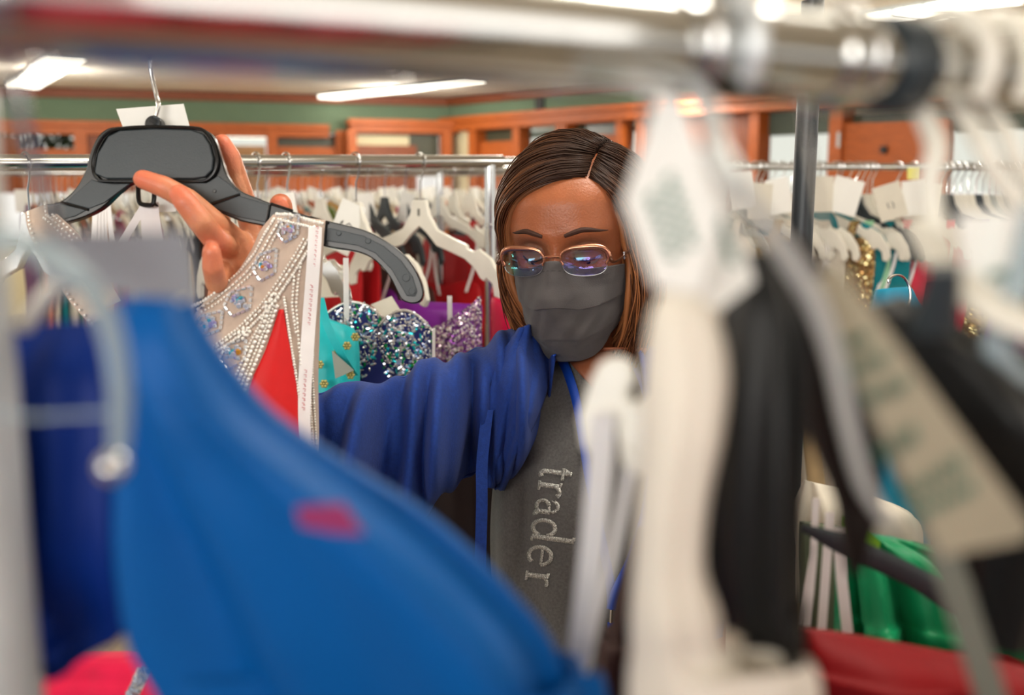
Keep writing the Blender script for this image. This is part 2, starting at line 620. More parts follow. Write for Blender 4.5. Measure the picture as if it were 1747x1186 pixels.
# lower wall behind the racks
mb = MB(); WB.bx(mb, -19, 0, 0, .9, 0, .12); trim(mb.build('t', M['beige'], sm=False))
mb = MB(); WR.bx(mb, 0, 14, 0, .6, 0.05, .12); trim(mb.build('t', M['oak_dark'], sm=False))


def ceiling_light(c, ux, L_, W_, label):
    """surface mounted fluorescent fixture: pan, diffuser and cross ribs"""
    t = empty('ceiling_light', (c.x, c.y, HC - .08), label, 'ceiling light', None)
    ux = ux.normalized(); uy = Vector((-ux.y, ux.x, 0)); zz = Vector((0, 0, 1))
    q = MB(); obox(q, c + Vector((0, 0, -.012)), ux * (L_ / 2 + .02), uy * (W_ / 2 + .02), zz * .012); q.build('housing', M['alum'], t, sm=False)
    q = MB(); obox(q, c + Vector((0, 0, -.045)), ux * L_ / 2, uy * W_ / 2, zz * .022); q.build('diffuser', M['tube_light'], t, sm=False, bevel=.01)
    for k in (-1, 0, 1):
        q = MB(); obox(q, c + ux * (L_ / 4 * k) + Vector((0, 0, -.045)), ux * .008, uy * (W_ / 2 + .004), zz * .025); q.build('rib', M['alum'], t, sm=False)
    return t


def clight(p0, p1, width, label):
    a = PZ(*p0, HC); b = PZ(*p1, HC)
    return ceiling_light((a + b) / 2, b - a, (b - a).length, width, label)


def lamp(x, y, e):
    l_ = bpy.data.lights.new('lamp', 'POINT'); l_.shadow_soft_size = .16; l_.energy = e; l_.color = (1, .95, .86)
    lo_ = bpy.data.objects.new('lamp', l_); COL.objects.link(lo_); lo_.location = (x, y, HC - .3)


for px_, py_ in ((76, 114), (685, 144)):
    h_ = PZ(px_, py_, HC); lamp(h_.x, h_.y, 62)
for x_, y_ in ((-6, 7), (-2.5, 7.6), (1.2, 7.2), (4.6, 7), (1.6, 10.2), (6.8, 4.2)):
    lamp(x_, y_, 62)  # added to brighten the far ceiling; each gets an invented fixture
    t_ = ceiling_light(Vector((x_, y_, HC)), Vector((1, .25, 0)), 1.5, .34, 'fluorescent ceiling light over the back of the room, hidden by the near chrome rail')
    t_['group'] = 'ceiling lights hidden by the near rail'
clight((40, 140), (112, 88), .32, 'fluorescent ceiling light at the far left, above the green wall')
clight((560, 160), (810, 128), .3, 'long fluorescent ceiling light over the middle of the back wall')
clight((1500, 24), (1720, -16), .3, 'fluorescent ceiling light at the top right of the room')
# unseen fixtures added over the rest of the room for more light
for i, (x, y) in enumerate(((-3.2, 1.2), (0.4, 1.0), (3.6, 1.2), (-3.4, 4.2), (.2, 4.0), (3.4, 4.0), (6.5, 5))):
    t_ = ceiling_light(Vector((x, y, HC)), Vector((1, .25, 0)), 1.5, .34, 'fluorescent ceiling light of the rows above the racks, outside the picture')
    t_['group'] = 'ceiling lights over the racks'
    lamp(x, y, 20)
# ------------------------------------------------------------ racks
Z3 = Vector((0, 0, 1))


def caster(t, p):
    q = MB()
    tube(q, [p + Vector((0, -.012, .03)), p + Vector((0, .012, .03))], .03, 14)
    tube(q, [p + Vector((0, 0, .03)), p + Vector((0, 0, .085))], .008, 8)
    return q.build('caster', mat('rubber', (35, 35, 36)), t)


def rack(name, a, b, r, label, ups=(0, 1), upm=None, ext=0.0, collar=True, feet=.24):
    """rolling garment rack: rail a-b (centre line), uprights to a foot bar on casters"""
    t = empty(name, (a.x, a.y, 0), label, 'clothes rack')
    d = (b - a); dn = Vector((d.x, d.y, 0)).normalized(); sd = Vector((-dn.y, dn.x, 0))
    q = MB(); tube(q, [a - dn * ext, b + dn * ext], r, 24); q.build('rail', M['chrome'], t)
    for k in ups:
        p = a + d * k
        q = MB(); tube(q, [Vector((p.x, p.y, .1)), p - Z3 * r * .6], r * .92, 20)
        o = q.build('upright', upm or M['chrome'], t)
        if collar:
            q = MB(); lathe(q, (p.x, p.y, p.z - .13), [(r * .9, -.004), (r * 1.12, -.003), (r * 1.12, .003), (r * .9, .004)], 20); q.build('collar', M['chrome'], o)
            q.v  # collar is a sub-part of the upright
        q = MB(); tube(q, [Vector((p.x, p.y, .1)) - sd * feet, Vector((p.x, p.y, .1)) + sd * feet], r, 16); q.build('foot_bar', upm or M['chrome'], t)
        for s in (-1, 1):
            caster(t, Vector((p.x, p.y, 0)) + sd * feet * s * .95)
    return t


# ------------------------------------------------------------ hangers (local frame: rail centre at the origin, hanger in XZ)
def hook_pts(r=.0165, neck=-.078):
    pts = []
    for k in range(0, 13):
        a = R_(200 - k * 20)     # from the left side over the top to the right
        pts.append(Vector((r * cos(a), 0, r * sin(a))))
    pts = [p for p in pts]
    # down to the neck
    pts += [Vector((r * .55, 0, -r * 1.35)), Vector((.001, 0, -r * 2.3)), Vector((0, 0, neck))]
    return pts


HALF = dict(
    plastic=([(.017, 0), (.025, -.028), (.045, -.055), (.08, -.069), (.12, -.082), (.122, -.089), (.138, -.094), (.15, -.088), (.178, -.104), (.2, -.135), (.208, -.165), (.2, -.178), (.187, -.174),
              (.183, -.152), (.168, -.141), (.163, -.148), (.153, -.143), (.14, -.125), (.115, -.108), (.08, -.097), (.045, -.087), (.018, -.062), (0, -.05)]),
    slim=([(.006, 0), (.012, -.018), (.05, -.034), (.1, -.05), (.15, -.075), (.19, -.112), (.206, -.14), (.202, -.152), (.19, -.148), (.175, -.125), (.14, -.095), (.095, -.068), (.05, -.052), (.018, -.04), (0, -.036)]),
)


def hanger_outline(kind, s=1.0):
    h = HALF[kind]
    right = [(x * s, z) for x, z in h]
    left = [(-x * s, z) for x, z in h[::-1] if x > 0]
    return right + left


def local_plate(mb, pts, th, z0=0, y0=0):
    n = len(pts)
    v = [Vector((x, y0 - th / 2, z + z0)) for x, z in pts] + [Vector((x, y0 + th / 2, z + z0)) for x, z in pts]
    f = [tuple(range(n)), tuple(n + i for i in range(n - 1, -1, -1))]
    f += [(i, n + i, n + (i + 1) % n, (i + 1) % n) for i in range(n)]
    return mb.add(v, f)


def make_hanger(kind, m, label, name='clothes_hanger', rr=.0165, th=.009, s=1.0, slot=True, group=None):
    t = empty(name, (0, 0, 0), label, 'hanger', group)
    q = MB(); tube(q, hook_pts(rr), .0017, 7); q.build('hook', M['wire'], t)
    q = MB(); local_plate(q, hanger_outline(kind, s), th, -.074)
    bo = q.build('body', m, t, bevel=.0018)
    if slot and kind == 'plastic':
        q = MB()
        for k in (-1, 1):
            local_plate(q, [(-.003, -.016), (.003, -.016), (.003, -.03), (-.003, -.03)], .0006, -.074, k * (th / 2 + .0002))
        q.build('slot', mat('slot_shadow_grey', (120, 118, 110)), bo, sm=False)
    return t


# loose card tag, hangs from the hook by its hole
def make_tag(label, w_=.05, h_=.08, m=None, group=None, text=None, tilt=0, ink='ink'):
    t = empty('size_tag', (0, 0, 0), label, 'tag', group)
    q = MB(); ca, sa = cos(tilt), sin(tilt)
    pts = [(-w_ / 2, 0.008), (w_ / 2, .008), (w_ / 2, -h_), (-w_ / 2, -h_)]
    pts = [(x * ca - z * sa, x * sa + z * ca) for x, z in pts]
    local_plate(q, pts, .0006)
    q.build('card', m or M['card'], t, sm=False)
    if text:
        q = MB()
        for st in text:
            pp = [Vector(((x * ca - z * sa), -.0008, (x * sa + z * ca))) for x, z in st]
            tube(q, pp, .0011, 5)
        q.build('writing', M[ink], t)
    return t


def num12():
    return [[(-.012, -.035), (-.008, -.03), (-.014, -.06)],
            [(0.0, -.036), (.005, -.03), (.011, -.034), (.008, -.044), (-.002, -.058), (.003, -.06), (.012, -.057)]]


# ------------------------------------------------------------ gowns on hangers
def make_gown(m, label, style='straps', group=None, seed=0, width=1.0, trimm=None, bottom=-1.4, name='gown', cat='dress', depth=1.0, folds=7):
    """closed garment body with folds plus shoulder straps or hanging loops; local frame as the hanger"""
    rnd = random.Random(seed)
    t = empty(name, (0, 0, 0), label, cat, group)
    top = {'straps': -.19, 'loops': -.33, 'shoulder': -.115, 'halter': -.2}[style]
    if style == 'shoulder':
        prof = [(top, .035, .012), (-.135, .09, .02), (-.17, .17, .026), (-.22, .2, .03), (-.32, .185, .04), (-.5, .15, .04), (-.62, .14, .04), (-.8, .18, .05), (-1.1, .22, .06), (bottom, .25, .07)]
    elif style == 'loops':
        prof = [(top, .155, .03), (top - .05, .165, .045), (top - .14, .16, .05), (top - .28, .135, .045), (-.8, .17, .055), (-1.1, .21, .06), (bottom, .25, .075)]
    else:
        prof = [(top, .145, .02), (-.24, .165, .035), (-.36, .16, .045), (-.5, .14, .04), (-.62, .135, .04), (-.8, .17, .05), (-1.1, .22, .06), (bottom, .26, .07)]
    prof = catmull(prof, 5)
    n = 60; rings = []
    p1, p2 = rnd.uniform(0, 6), rnd.uniform(0, 6)
    for i, (z, hw, hd) in enumerate(prof):
        v = i / (len(prof) - 1); ring = []
        for k in range(n):
            a = 2 * pi * k / n
            e = (sin(folds * a + p1) * .5 + sin((folds * 2 + 3) * a + p2) * .3) * (.08 + .5 * v)
            zz = z
            if i < 2 and style == 'loops': zz += .025 * abs(cos(a * 1)) * (1 if sin(a) < 0 else .3) * (abs(sin(2 * a)))
            ring.append(Vector((hw * width * cos(a) * (1 + .05 * e), depth * hd * (sin(a) * (1 + e) + .25 * e), zz)))
        rings.append(ring)
    # open neckline: turn the top ring inwards
    inner = [Vector((p.x * .93, p.y * .7, p.z - .02)) for p in rings[0]]
    q = MB(); loft(q, [inner] + rings, cap=True)
    q.build('body', m, t, ang=70)
    if style in ('straps', 'halter'):
        for s in (-1, 1):
            q = MB(); x0 = .1 * s * width
            a = [Vector((x0, -.02, top - .005)), Vector((x0 * 1.02, -.012, -.165)), Vector((x0 * 1.03, 0, -.146)), Vector((x0 * 1.02, .012, -.165)), Vector((x0, .02, top - .005))]
            strip(q, [Vector(c) for c in catmull(a, 4)], Vector((.012, 0, 0)), th=.0012)
            q.build('strap', trimm or m, t)
    if style == 'loops':
        for s in (-1, 1):
            q = MB(); x0 = .14 * s * width
            a = [Vector((x0 * .93, -.03, top - .01)), Vector((x0 * 1.03, -.008, -.26)), Vector((x0 * 1.1, 0, -.172)), Vector((x0 * 1.05, .008, -.26)), Vector((x0 * .95, .03, top - .01))]
            strip(q, [Vector(c) for c in catmull(a, 4)], Vector((.0035, .0015, 0)), th=.0006)
            q.build('hanging_loop', M['ribbon'], t)
    return t


def put(o, loc, yaw, sc=1.0):
    o.location = loc; o.rotation_euler = (0, 0, yaw)
    if sc != 1: o.scale = (sc,) * 3
    return o


fab = {}


def cloth(name, rgb, **k):
    k.setdefault('rough', .6); k.setdefault('var', .06); k.setdefault('sheen', .03); k.setdefault('spec', .22)
    return mat(name, rgb, **k)


C = dict(
    red=cloth('red_satin', (188, 28, 34), rough=.42), maroon=cloth('maroon_velvet', (92, 22, 40)), brown=cloth('brown_chiffon', (84, 52, 46)),
    purple=cloth('purple_satin', (120, 34, 140), rough=.38), plum=cloth('plum_satin', (96, 40, 92)), black=cloth('black_crepe', (24, 24, 28)),
    orange=cloth('orange_chiffon', (228, 140, 90)), yellow=cloth('golden_yellow_satin', (238, 176, 60)), magenta=cloth('magenta_satin', (176, 40, 104)),
    teal=cloth('teal_chiffon', (20, 128, 140)), turq=cloth('turquoise_organza', (40, 190, 198), rough=.35), blue=cloth('sky_blue_satin', (80, 130, 200)),
    lilac=cloth('lilac_chiffon', (130, 100, 190)), mint=cloth('mint_chiffon', (160, 214, 176)), coral=cloth('coral_satin', (226, 60, 84)),
    crimson=cloth('crimson_satin', (206, 20, 70), rough=.4), ivory=cloth('ivory_tulle', (222, 214, 200)), champagne=cloth('champagne_lace', (200, 176, 136)),
    grey=cloth('silver_grey_satin', (150, 150, 150)), green=cloth('emerald_satin', (16, 140, 90), rough=.35), olive=cloth('olive_satin', (96, 120, 50)),
    rust=cloth('rust_chiffon', (178, 84, 40)), wine=cloth('wine_chiffon', (130, 20, 50)), navy=cloth('navy_satin', (20, 28, 80)),
)
CN = dict(red='red', maroon='dark maroon', brown='brown', purple='purple', plum='plum', black='black', orange='orange', yellow='golden yellow', magenta='magenta', teal='teal',
          turq='turquoise', blue='sky blue', lilac='lilac', mint='mint green', coral='coral pink', crimson='crimson', ivory='ivory', champagne='champagne', grey='silver grey',
          green='emerald', olive='olive green', rust='rust brown', wine='wine red', navy='navy')

# ---- middle rack (behind the woman's arm)
mA = P(-160, 279, 1.40); mB_ = P(836, 275, 2.02)
mid = rack('clothes_rack', mA, mB_, .0125, 'chrome garment rack directly behind the woman, rail across the left half', ups=(1,), ext=.03)
md_ = (mB_ - mA)
q = MB(); tube(q, [mB_ + md_.normalized() * .02, mB_ + md_.normalized() * .36], .0085, 20); q.build('extension_bar', M['chrome'], mid)
# second upright is far out of the frame to the left
q = MB(); p = mA; tube(q, [Vector((p.x, p.y, .03)), p], .0115, 16); q.build('upright', M['chrome'], mid)


def on_rail(a, b, px, py=280):
    """point of the rail seen at photo column px"""
    n = Vector(b - a).cross(Vector((0, 0, 1)))
    return hitplane(px, py, a, n.normalized())


def rail_at(a, b, px):
    h = on_rail(a, b, px); t = (h - a).dot((b - a)) / (b - a).length_squared
    return a + (b - a) * t


def mrail(px): return rail_at(mA, mB_, px) - Z3 * .0


white_h = make_hanger('plastic', M['white_plastic'], 'white plastic hanger at the right end of the middle rack, whole shoulder in view')
put(white_h, mrail(716), R_(-38))


def another_hanger(src, loc, yaw, label, group=None, sc=1):
    c = copy_tree(src); c['label'] = label
    if group: c['group'] = group
    elif 'group' in c: del c['group']
    return put(c, loc, yaw, sc)


another_hanger(white_h, mrail(606), R_(-46), 'white plastic hanger behind the handwritten 12 tag on the middle rack')
another_hanger(white_h, mrail(437), R_(-50), 'white plastic hanger on the middle rack just right of the raised fingers')
another_hanger(white_h, mrail(402), R_(-52), 'white plastic hanger on the middle rack touching the raised index finger')
clear_h = make_hanger('plastic', M['clear_plastic'], 'clear plastic hanger holding the navy jewelled gown on the middle rack', slot=False, th=.011)
put(clear_h, mrail(488), R_(-50))
another_hanger(clear_h, mrail(44), R_(-40), 'clear hanger at the far left of the middle rack')

tg = make_tag('white card tag handwritten 12 hanging on the middle rack', .05, .088, text=num12(), tilt=R_(-24)); put(tg, mrail(606) + Vector((-.004, -.012, -.083)), R_(-12))
tg = make_tag('blank white card tag behind the thumb on the middle rack', .034, .1, tilt=R_(10)); put(tg, mrail(488) + Vector((0, -.012, -.062)), R_(-15))

# gowns of the middle rack
seq_navy = sequin('navy_sequins', (20, 26, 78), [(190, 195, 205), (130, 140, 170), (40, 170, 150), (235, 235, 240), (60, 70, 140), (30, 120, 70)], scale=190, amount=.62)
seq_purple = sequin('purple_sequins', (92, 30, 110), [(205, 180, 190), (150, 110, 150), (230, 220, 225), (110, 50, 130)], scale=330, amount=.6)
seq_gold = sequin('gold_sequins', (120, 88, 50), [(220, 190, 110), (240, 226, 170), (90, 66, 40), (200, 150, 90)], scale=220, amount=.6)
seq_green = sequin('green_gold_sequins', (14, 70, 44), [(60, 120, 70), (200, 176, 96), (30, 100, 60), (110, 110, 60)], scale=230, amount=.6)
seq_silver = sequin('silver_sequins', (170, 160, 150), [(220, 220, 225), (245, 245, 245), (140, 130, 120)], scale=240, amount=.7)


def bust(name, label, m, lm, secs, cups, rim=None, loops=(), gems=None, seed=1, cat='dress'):
    """strapless gown seen from the front at the bust: closed body, scalloped top edge, beaded rim"""
    t = empty(name, (P(*secs[0][0], secs[0][2]).x, P(*secs[0][0], secs[0][2]).y, .2), label, cat)
    q = MB(); rnd = random.Random(seed); ph = rnd.uniform(0, 6)
    loftpx(q, secs, n=72, sub=7, fold=lambda u, v: .10 * sin(2 * pi * u * 5 + ph) * v + .05 * sin(2 * pi * u * 11 + ph) * v)
    b = q.build('body', m, t, ang=75)
    bv = bvh_of(b)
    if cups:   # raised front cups: sheets lying on the body, scalloped at the top
        for ci, (x0, x1, ytop, ybot, sag) in enumerate(cups):
            g = []; nx, ny = 22, 14
            for j in range(ny + 1):
                row = []
                for i in range(nx + 1):
                    u = i / nx; vv = j / ny
                    x = x0 + (x1 - x0) * u
                    yt = ytop + sag * (2 * u - 1) ** 2
                    y = yt + (ybot - yt) * vv
                    dm = sin(pi * u) ** .7 * sin(pi * min(1, vv * .8 + .2)) ** .6
                    row.append(P(x, y, secs[1][2] - secs[1][3] - .028 * dm + .012))
                g.append(row)
            qq = MB(); sheet(qq, g); cp = qq.build('bodice_cup', m, t, solid=.003)
            if rim:
                qq = MB()
                for i in range(nx * 2 + 1):
                    u = i / (nx * 2); a_ = g[0][min(int(u * nx), nx)]; b_ = g[0][min(int(u * nx) + 1, nx)]
                    ball(qq, a_.lerp(b_, (u * nx) % 1) - FW * .002, .0026, 6, 4)
                qq.build('beaded_edge', rim, cp)
            if gems:
                for gi, (gm, cnt, sz) in enumerate(gems):
                    qq = MB()
                    for _ in range(cnt):
                        i = rnd.randrange(1, nx); j = rnd.randrange(0, ny)
                        pp = g[j][i].lerp(g[j + 1][i + 1] if j < ny and i < nx else g[j][i], rnd.random()) - FW * .0022
                        e = rnd.choice(((1, .5, 1), (1, .5, 1), (.6, .4, 2.1), (2, .4, .7)))
                        ball(qq, pp, sz * rnd.uniform(.6, 1.2), 6, 4, e, Matrix.Rotation(rnd.uniform(-.6, .6), 3, 'Y'))
                    qq.build('jewels', gm, cp, sm=False)
    for k, (xa, ya, xb, yb, w_) in enumerate(loops):
        dd = secs[1][2] - secs[1][3] - .01
        q = MB(); a_ = P(xa, ya, dd - .02); b_ = P(xb, yb, dd)
        strip(q, [a_, a_.lerp(b_, .5) - FW * .002, b_], RT * (w_ / 1698 * dd / 2), th=.0006)
        q.build('hanging_loop', M['ribbon'], t)
    return t


pearl = mat('silver_bead', (225, 222, 215), rough=.2, metal=.7)
g_cry = mat('crystal_gem', (225, 230, 240), rough=.08, metal=.75)
g_teal = mat('teal_gem', (40, 190, 200), rough=.1, metal=.6)
g_grn = mat('green_gem', (30, 160, 80), rough=.1, metal=.6)
g_blu = mat('pale_blue_gem', (150, 170, 215), rough=.12, metal=.6)

bust('gown', 'navy strapless gown with jewelled cups, just above the blue sleeve', cloth('navy_gown_satin', (26, 34, 96)), None,
     [((548, 535), (735, 560), 1.60, .03), ((548, 580), (732, 590), 1.60, .045), ((556, 660), (728, 660), 1.6, .05), ((570, 800), (716, 800), 1.6, .05), ((540, 1000), (740, 1000), 1.6, .06), ((500, 1400), (780, 1400), 1.62, .09)],
     [(552, 652, 516, 668, 26), (640, 736, 530, 668, 34)], rim=pearl, gems=[(g_cry, 170, .0032), (g_blu, 60, .003), (g_teal, 40, .0032), (g_grn, 34, .0032), (pearl, 380, .0016)],
     loops=((590, 440, 592, 570, 9),))
bust('gown', 'purple strapless gown with a silver sequinned cup, left of the chrome upright', C['purple'], None,
     [((650, 512), (822, 520), 1.82, .03), ((655, 540), (822, 545), 1.82, .05), ((670, 640), (815, 640), 1.82, .05), ((690, 780), (800, 780), 1.82, .05), ((660, 1000), (830, 1000), 1.84, .07), ((640, 1300), (860, 1300), 1.84, .09)],
     [], loops=((767, 505, 768, 560, 8),))
# its sequinned right cup, standing up at the outer corner
g = []
for j in range(15):
    row = []; vv = j / 14
    for i in range(25):
        u = i / 24
        x = 728 + 92 * u + 4 * vv; yt = 560 - 55 * u ** 1.5; y = yt + (655 - yt) * vv
        row.append(P(x, y, 1.765 - .03 * sin(pi * u) * sin(pi * (vv * .7 + .2))))
    g.append(row)
q = MB(); sheet(q, g)
gw = [o for o in COL.objects if o.get('label', '').startswith('purple strapless')][0]
cupo = q.build('bodice_cup', seq_purple, gw, solid=.003)
q = MB(); rnd = random.Random(4)
for i in range(150):
    a_ = rnd.randrange(0, 24); b2 = rnd.randrange(0, 14)
    ball(q, g[b2][a_].lerp(g[b2 + 1][a_ + 1], rnd.random()) - FW * .002, rnd.uniform(.0012, .0026), 6, 4)
q.build('beads', pearl, cupo)

bust('gown', 'turquoise organza dress with gold flowers, left of the navy gown', C['turq'], None,
     [((520, 530), (604, 560), 1.5, .02), ((516, 590), (612, 590), 1.5, .035), ((510, 680), (612, 680), 1.5, .04), ((505, 800), (600, 800), 1.5, .04), ((480, 1000), (640, 1000), 1.5, .06), ((470, 1300), (660, 1300), 1.5, .08)],
     [], seed=5, loops=())
tq = [o for o in COL.objects if o.get('label', '').startswith('turquoise organza')][0]
q = MB(); a_ = [P(546, 508, 1.44), P(560, 560, 1.435), P(585, 610, 1.44), P(604, 640, 1.455)]
strip(q, [Vector(c) for c in catmull(a_, 5)], RT * .006); q.build('strap', C['turq'], tq)
flm = mat('gold_flower_thread', (190, 180, 110), rough=.35, metal=.5)
for (cx, cy) in ((545, 622), (606, 575), (592, 590), (575, 602), (598, 640), (553, 655)):
    q = MB(); c = P(cx, cy, 1.445)
    for k in range(6):
        a = k * pi / 3; ball(q, c + (RT * cos(a) + UPV * sin(a)) * .0042, .0026, 6, 4)
    ball(q, c - FW * .001, .0022, 6, 4); q.build('flower', flm, tq)
q = MB(); outline(q, [(566, 598), (604, 632), (572, 646)], P(580, 620, 1.43), FW + RT * .3, .0006)
tag(q.build('price_card', M['grey_card'] if 'grey_card' in M else mat('grey_card', (150, 158, 150)), sm=False), 'grey card corner tucked into the turquoise dress', 'tag')

bust('gown', 'crimson satin gown right of the chrome upright, beside the hair', C['crimson'], None,
     [((838, 508), (950, 506), 2.0, .03), ((836, 530), (960, 530), 2.0, .05), ((838, 640), (960, 640), 2.0, .05), ((845, 800), (950, 800), 2.0, .05), ((820, 1000), (970, 1000), 2.0, .07), ((800, 1250), (990, 1250), 2.0, .09)],
     [], seed=9)
q = MB(); outline(q, [(540, 452), (588, 452), (590, 506), (545, 508)], P(565, 480, 1.75), FW, .0007)
tag(q.build('size_tag', M['card_cream'], sm=False), 'cream card hanging above the navy gown, left of the clear hanger', 'tag')
q = MB(); outline(q, [(632, 520), (668, 505), (690, 540), (672, 556)], P(660, 530, 1.56), FW, .0006)
tag(q.build('size_tag', M['card_cream'], sm=False), 'small cream tag standing between the two navy cups', 'tag')

# ---- second row behind (dark gowns), third row far back, right rack
def row_of(a, b, pxs, yaws, kinds, gowns, glabel, seed, sc=1.0, hang_group=None, gown_group=None, tags=0.0, drop=0):
    rnd = random.Random(seed)
    hs = {}
    for i, px in enumerate(pxs):
        loc = rail_at(a, b, px)
        yaw = R_(yaws + rnd.uniform(-9, 9))
        kind = kinds[rnd.randrange(len(kinds))]
        if kind not in hs:
            mm = {'w': M['white_plastic'], 'c': M['clear_plastic'], 'b': M['black_plastic'], 's': M['white_plastic']}[kind]
            h = make_hanger('slim' if kind == 's' else 'plastic', mm, '', slot=False, rr=.0145)
            hs[kind] = h
        else:
            h = copy_tree(hs[kind])
        kn = {'w': 'white plastic', 'c': 'clear plastic', 'b': 'black plastic', 's': 'slim white'}[kind]
        h['label'] = kn + ' ' + hang_group[1]; h['group'] = kn + ' ' + hang_group[0]
        put(h, loc, yaw, sc)
        g_ = gowns[i % len(gowns)]
        if g_:
            key, style = g_
            gk = (glabel, key, style)
            if gk not in GC:
                GC[gk] = make_gown(C.get(key) or SEQ[key], '', style, seed=rnd.randrange(99), depth=.45); gg = GC[gk]
            else:
                gg = copy_tree(GC[gk])
            cn = CN.get(key, key)
            gg['label'] = cn + ' ' + gown_group[1]; gg['group'] = cn + ' ' + gown_group[0]
            put(gg, loc, yaw, sc)
        if rnd.random() < tags:
            key = 'tag' + glabel
            if key not in GC:
                GC[key] = make_tag('', .05, .078, M['card'] if rnd.random() < .5 else M['card_cream'])
                tt = GC[key]
            else: tt = copy_tree(GC[key])
            tt['label'] = 'small blank card tag ' + hang_group[1].split('hanger', 1)[1].strip(); tt['group'] = 'card tags ' + hang_group[0].split('hangers', 1)[1].strip()
            put(tt, loc + Vector((rnd.uniform(-.01, .01), -.02, -.07)), R_(rnd.uniform(-35, 20)), sc)
            tt.rotation_euler[1] = R_(rnd.uniform(-22, 22))


GC = {}
SEQ = dict(gold=seq_gold, silver=seq_silver, sgreen=seq_green)
# second rack: dark gowns between the middle rack and the far row
sA = P(430, 289, 2.45); sB = P(905, 290, 3.1)
rack('clothes_rack', sA, sB, .0115, 'chrome rack of red and brown gowns behind the middle rack', ups=(.62,), ext=.02)
row_of(sA, sB, [452, 545, 590, 625, 655, 690, 748, 772, 800, 850, 880], -48, 'wwwb', [('red', 'loops'), ('red', 'straps'), ('red', 'straps'), ('purple', 'loops'), ('brown', 'straps'), ('brown', 'loops'), ('red', 'loops'), ('red', 'straps'), ('maroon', 'loops'), ('maroon', 'straps'), ('maroon', 'straps')],
       's', 5, hang_group=('hangers on the second rack', 'hanger on the second rack, above the dark gowns'), gown_group=('gowns on the second rack', 'gown on the second rack behind the white hangers'), tags=.5)
# far row
fA = P(-60, 295, 3.7); fB = P(900, 297, 4.9)
rack('clothes_rack', fA, fB, .0115, 'far chrome rack packed with white hangers, behind everything at the left', ups=(0.02, .985), ext=.02)
fx = []; x = 40
rnd = random.Random(12)
while x < 900:
    fx.append(x); x += rnd.uniform(10, 17) * (1.0 - .00035 * x)
pal = [('plum', 'shoulder'), ('orange', 'shoulder'), ('ivory', 'straps'), ('teal', 'straps'), ('ivory', 'loops'), ('rust', 'shoulder'), ('olive', 'shoulder'), ('ivory', 'straps'), ('yellow', 'straps'), ('yellow', 'shoulder'), ('magenta', 'loops'), ('magenta', 'straps'), ('ivory', 'loops'), ('grey', 'straps'), ('mint', 'loops'), ('ivory', 'loops'), ('champagne', 'shoulder'),
       ('magenta', 'straps'), ('mint', 'loops'), ('grey', 'straps'), ('ivory', 'loops'), ('champagne', 'loops'), ('black', 'shoulder'), ('black', 'shoulder'), ('orange', 'straps'), ('brown', 'shoulder'), ('orange', 'shoulder'), ('lilac', 'straps'), ('champagne', 'straps'), ('lilac', 'loops'), ('red', 'straps'), ('ivory', 'loops'), ('brown', 'straps'), ('black', 'loops'), ('maroon', 'straps'), ('ivory', 'straps')]
row_of(fA, fB, fx, -52, 'wwwwsc', pal, 'f', 8, hang_group=('hangers on the far left rack', 'hanger in the dense blurred row on the far left rack'), gown_group=('gowns on the far left rack', 'gown in the packed row on the far left rack'), tags=.3)

bust('gown', 'dark brown gown hanging behind the woman, seen below her raised sleeve', cloth('dark_espresso_crepe', (40, 27, 26), sheen=0), None,
     [((712, 640), (862, 640), 1.52, .01), ((705, 700), (866, 700), 1.52, .03), ((700, 800), (868, 800), 1.52, .04), ((700, 1000), (872, 1000), 1.53, .05), ((690, 1300), (880, 1300), 1.55, .08)], [], seed=3, loops=((740, 560, 740, 650, 5), (842, 580, 842, 650, 5)))  # gown shape added to fill the dark gap below the sleeve
# unseen rack added behind the photographer: its gowns colour the near chrome rail
bA = Vector((-1.2, -.35, 1.70)); bB = Vector((1.5, -.62, 1.70))
rack('clothes_rack', bA, bB, .0125, 'chrome rack of bright gowns behind the photographer, outside the picture')
for i, (k, f) in enumerate((('blue', .2), ('magenta', .28), ('purple', .36), ('turq', .44), ('blue', .5), ('plum', .56), ('coral', .62), ('red', .69), ('crimson', .76), ('red', .84), ('black', .92))):
    g_ = make_gown(C[k], CN[k] + ' gown on the rack behind the photographer, outside the picture', 'shoulder', seed=i, depth=.7, group=CN[k] + ' gowns behind the photographer')
    put(g_, bA.lerp(bB, f) + Vector((0, 0, 0)), R_(-25))
# ------------------------------------------------------------ right rack
rA = P(1222, 284, 2.75); rB = P(1830, 286, 2.75)
rr_ = rack('clothes_rack', rA, rB, .0095, 'chrome rack of tagged gowns at the right, in front of the oak door', ups=(.018, .98), ext=.05, collar=False)
rx = [1205, 1256, 1270, 1290, 1300, 1318, 1334, 1352, 1395, 1404, 1425, 1432, 1448, 1462, 1472, 1482, 1490, 1532, 1560, 1606, 1618, 1630, 1642, 1655, 1668, 1680, 1692, 1704, 1716, 1730, 1742]
rg = [('ivory', 'straps'), ('ivory', 'loops'), ('champagne', 'straps'), ('ivory', 'straps'), ('mint', 'loops'), ('ivory', 'straps'), ('champagne', 'loops'), ('ivory', 'straps'), ('teal', 'shoulder'), ('gold', 'straps'), ('mint', 'straps'),
      ('teal', 'loops'), ('teal', 'loops'), ('teal', 'straps'), ('rust', 'loops'), ('coral', 'loops'), ('coral', 'straps'), ('wine', 'loops'), ('coral', 'straps'), ('gold', 'straps'), ('purple', 'straps'), ('gold', 'loops'), ('purple', 'loops'), ('black', 'straps'), ('silver', 'straps'), ('plum', 'loops')]
row_of(rA, rB, rx, -36, 'wwwcb', rg, 'r', 21, hang_group=('hangers on the right rack', 'hanger on the right rack in front of the oak door'), gown_group=('gowns on the right rack', 'gown on the right rack in front of the oak door'), tags=.0)
random.seed(5)
